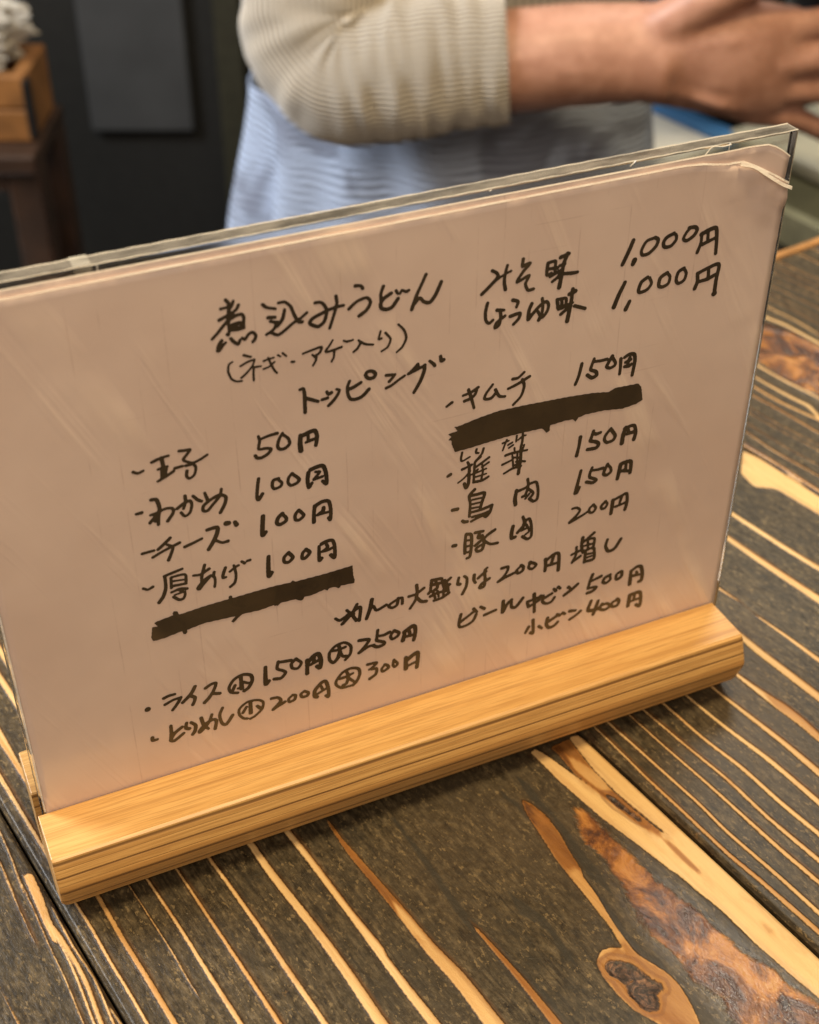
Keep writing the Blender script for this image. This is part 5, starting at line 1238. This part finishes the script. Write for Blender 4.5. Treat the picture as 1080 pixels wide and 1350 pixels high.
def loft(name, ringf, nt, ns, mat, rib=None, smooth=True):
    vs = []; fs = []; rb = []
    for i in range(nt+1):
        for k in range(ns):
            p, r = ringf(i/nt, 2*math.pi*k/ns); vs.append(p); rb.append(r)
    for i in range(nt):
        for k in range(ns):
            a = i*ns+k; b = i*ns+(k+1) % ns; fs.append((a, b, b+ns, a+ns))
    o = mesh(name, vs, fs, mat, cook, smooth)
    at = o.data.attributes.new('rib', 'FLOAT', 'POINT'); at.data.foreach_set('value', np.array(rb, np.float32))
    md = o.modifiers.new('cloth', 'SOLIDIFY'); md.thickness = .0025; md.offset = -1
    return o
def sleeve(path, rad, nrib, amp):
    P = [Vector(p) for p in cr([list(p) for p in path], 12, .5)]; Rr = cr([[r, 0] for r in rad], 12, .5)[:, 0]
    n = len(P); fr = []
    t0 = (P[1]-P[0]).normalized(); nrm = (Vector((0, 1, 0))-t0*t0.y).normalized()
    for i in range(n):
        t = (P[min(i+1, n-1)]-P[max(i-1, 0)]).normalized(); nrm = (nrm-t*nrm.dot(t)).normalized(); fr.append((P[i], nrm.copy(), t.cross(nrm), Rr[i]))
    def f(s, th):
        x = s*(n-1); i = min(int(x), n-2); q = x-i
        c = fr[i][0].lerp(fr[i+1][0], q); a = fr[i][1].lerp(fr[i+1][1], q); b = fr[i][2].lerp(fr[i+1][2], q); r = fr[i][3]*(1-q)+fr[i+1][3]*q
        rb = .5+.5*math.cos(nrib*th)
        d = a*math.cos(th)+b*math.sin(th); pt = c+d*r
        w = .0042*noise.noise(Vector((pt.x*16, pt.y*16, pt.z*16)))+.003*noise.noise(Vector((s*38, math.cos(th)*1.3, math.sin(th)*1.3)))
        w *= (1-.6*st(s, .0, .03)*(1-st(s, .0, .08)))
        return tuple(c+d*(r+w+amp*(rb-.5))), rb
    return f
near = [L(.066, .945, -.0265), L(.02, .946, -.030), L(-.017, .947, -.034), L(-.050, .953, -.035), L(-.066, .970, -.006), L(-.052, .995, .06), L(-.02, 1.01, .15), L(.03, 1.035, .25), L(.05, 1.07, .31)]
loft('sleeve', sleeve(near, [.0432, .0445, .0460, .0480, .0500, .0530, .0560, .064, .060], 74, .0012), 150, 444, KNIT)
far = [L(.10, 1.165, .067), L(.05, 1.21, .064), L(.0, 1.255, .062), L(-.02, 1.28, .09), L(.0, 1.285, .17), L(.05, 1.25, .25), L(.05, 1.21, .31)]
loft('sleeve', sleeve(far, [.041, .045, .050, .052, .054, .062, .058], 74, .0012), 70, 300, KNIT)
def torso(s, th):
    z = -.16+s*.50
    hw = np.interp(z, [-.16, -.05, .05, .18, .28, .32, .34], [.142, .146, .156, .170, .158, .115, .075]); dp = np.interp(z, [-.16, -.05, .05, .18, .28, .32, .34], [.096, .100, .110, .122, .105, .085, .065])
    rb = .5+.5*math.cos(150*th); k = 1+.03*noise.noise(Vector((math.cos(th)*2, math.sin(th)*2, z*7)))
    cx = np.interp(z, [-.16, .0, .34], [.026, .034, .05])
    return tuple(L(cx+math.cos(th)*hw*k, 1.125+math.sin(th)*dp*k, z)+Vector((math.cos(th), math.sin(th), 0))*.001*rb), rb
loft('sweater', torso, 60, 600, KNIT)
def apron(s, th):
    z = -.100+.055*st(math.cos(th), -.5, .8)-s*.70
    c = np.interp(z, [-.80, -.224, -.11, -.098], [.024, .029, .033, .033]); hw = np.interp(z, [-.80, -.35, -.224, -.11], [.205, .182, .172, .161]); dp = np.interp(z, [-.80, -.224, -.11], [.150, .130, .121])
    g = st(-z, .10, .30)
    k = 1+(.055*math.sin(8*th+1.0+.8*math.sin(2*th)+z*3)+.04*math.sin(15*th+2.2+z*9)+.09*noise.noise(Vector((math.cos(th)*3.2, math.sin(th)*3.2, z*11))))*(.45+.55*g)
    return tuple(L(c+math.cos(th)*hw*k, 1.125+math.sin(th)*dp*k, z)), 0
loft('apron', apron, 90, 320, STRIPE)
for s in (-1, 1):
    def leg(q, th, s=s):
        z = -.14-q*.82; r = np.interp(z, [-.96, -.5, -.14], [.055, .062, .058]); oy = np.interp(z, [-.96, -.5, -.14], [.08, .055, .034])
        return tuple(L(.032+math.cos(th)*r, 1.11+s*oy+math.sin(th)*r*.9, z)), 0
    loft('trouser_leg', leg, 20, 40, TROUS)
    bm = bmesh.new(); ball(bm, L(.085, 1.10+s*.086, -.962), (.135, .05, .038)); bmobj('shoe', bm, SHOEM, cook, True)
# what the cook holds
bowl = empty('black_bowl', RW(.290, .985, .020), 'small black bowl held between the hands of the person', 'bowl')
vs = []; fs = []; pr = [(.0, -.028), (.022, -.028), (.030, -.020), (.042, .0), (.047, .018), (.045, .018), (.040, .001), (.028, -.017), (.0, -.023)]
for r, z in pr:
    for k in range(40): vs.append((r*math.cos(k*math.pi/20), r*math.sin(k*math.pi/20), z))
for i in range(len(pr)-1):
    for k in range(40): fs.append((i*40+k, i*40+(k+1) % 40, (i+1)*40+(k+1) % 40, (i+1)*40+k))
mesh('shell', vs, fs, plain('black lacquer', (.012, .012, .012), .25), bowl, True)
S.cycles.use_denoising = True
S.cycles.max_bounces = 10; S.cycles.transparent_max_bounces = 12
S.cycles.caustics_reflective = False; S.cycles.caustics_refractive = False
S.cycles.sample_clamp_indirect = 6
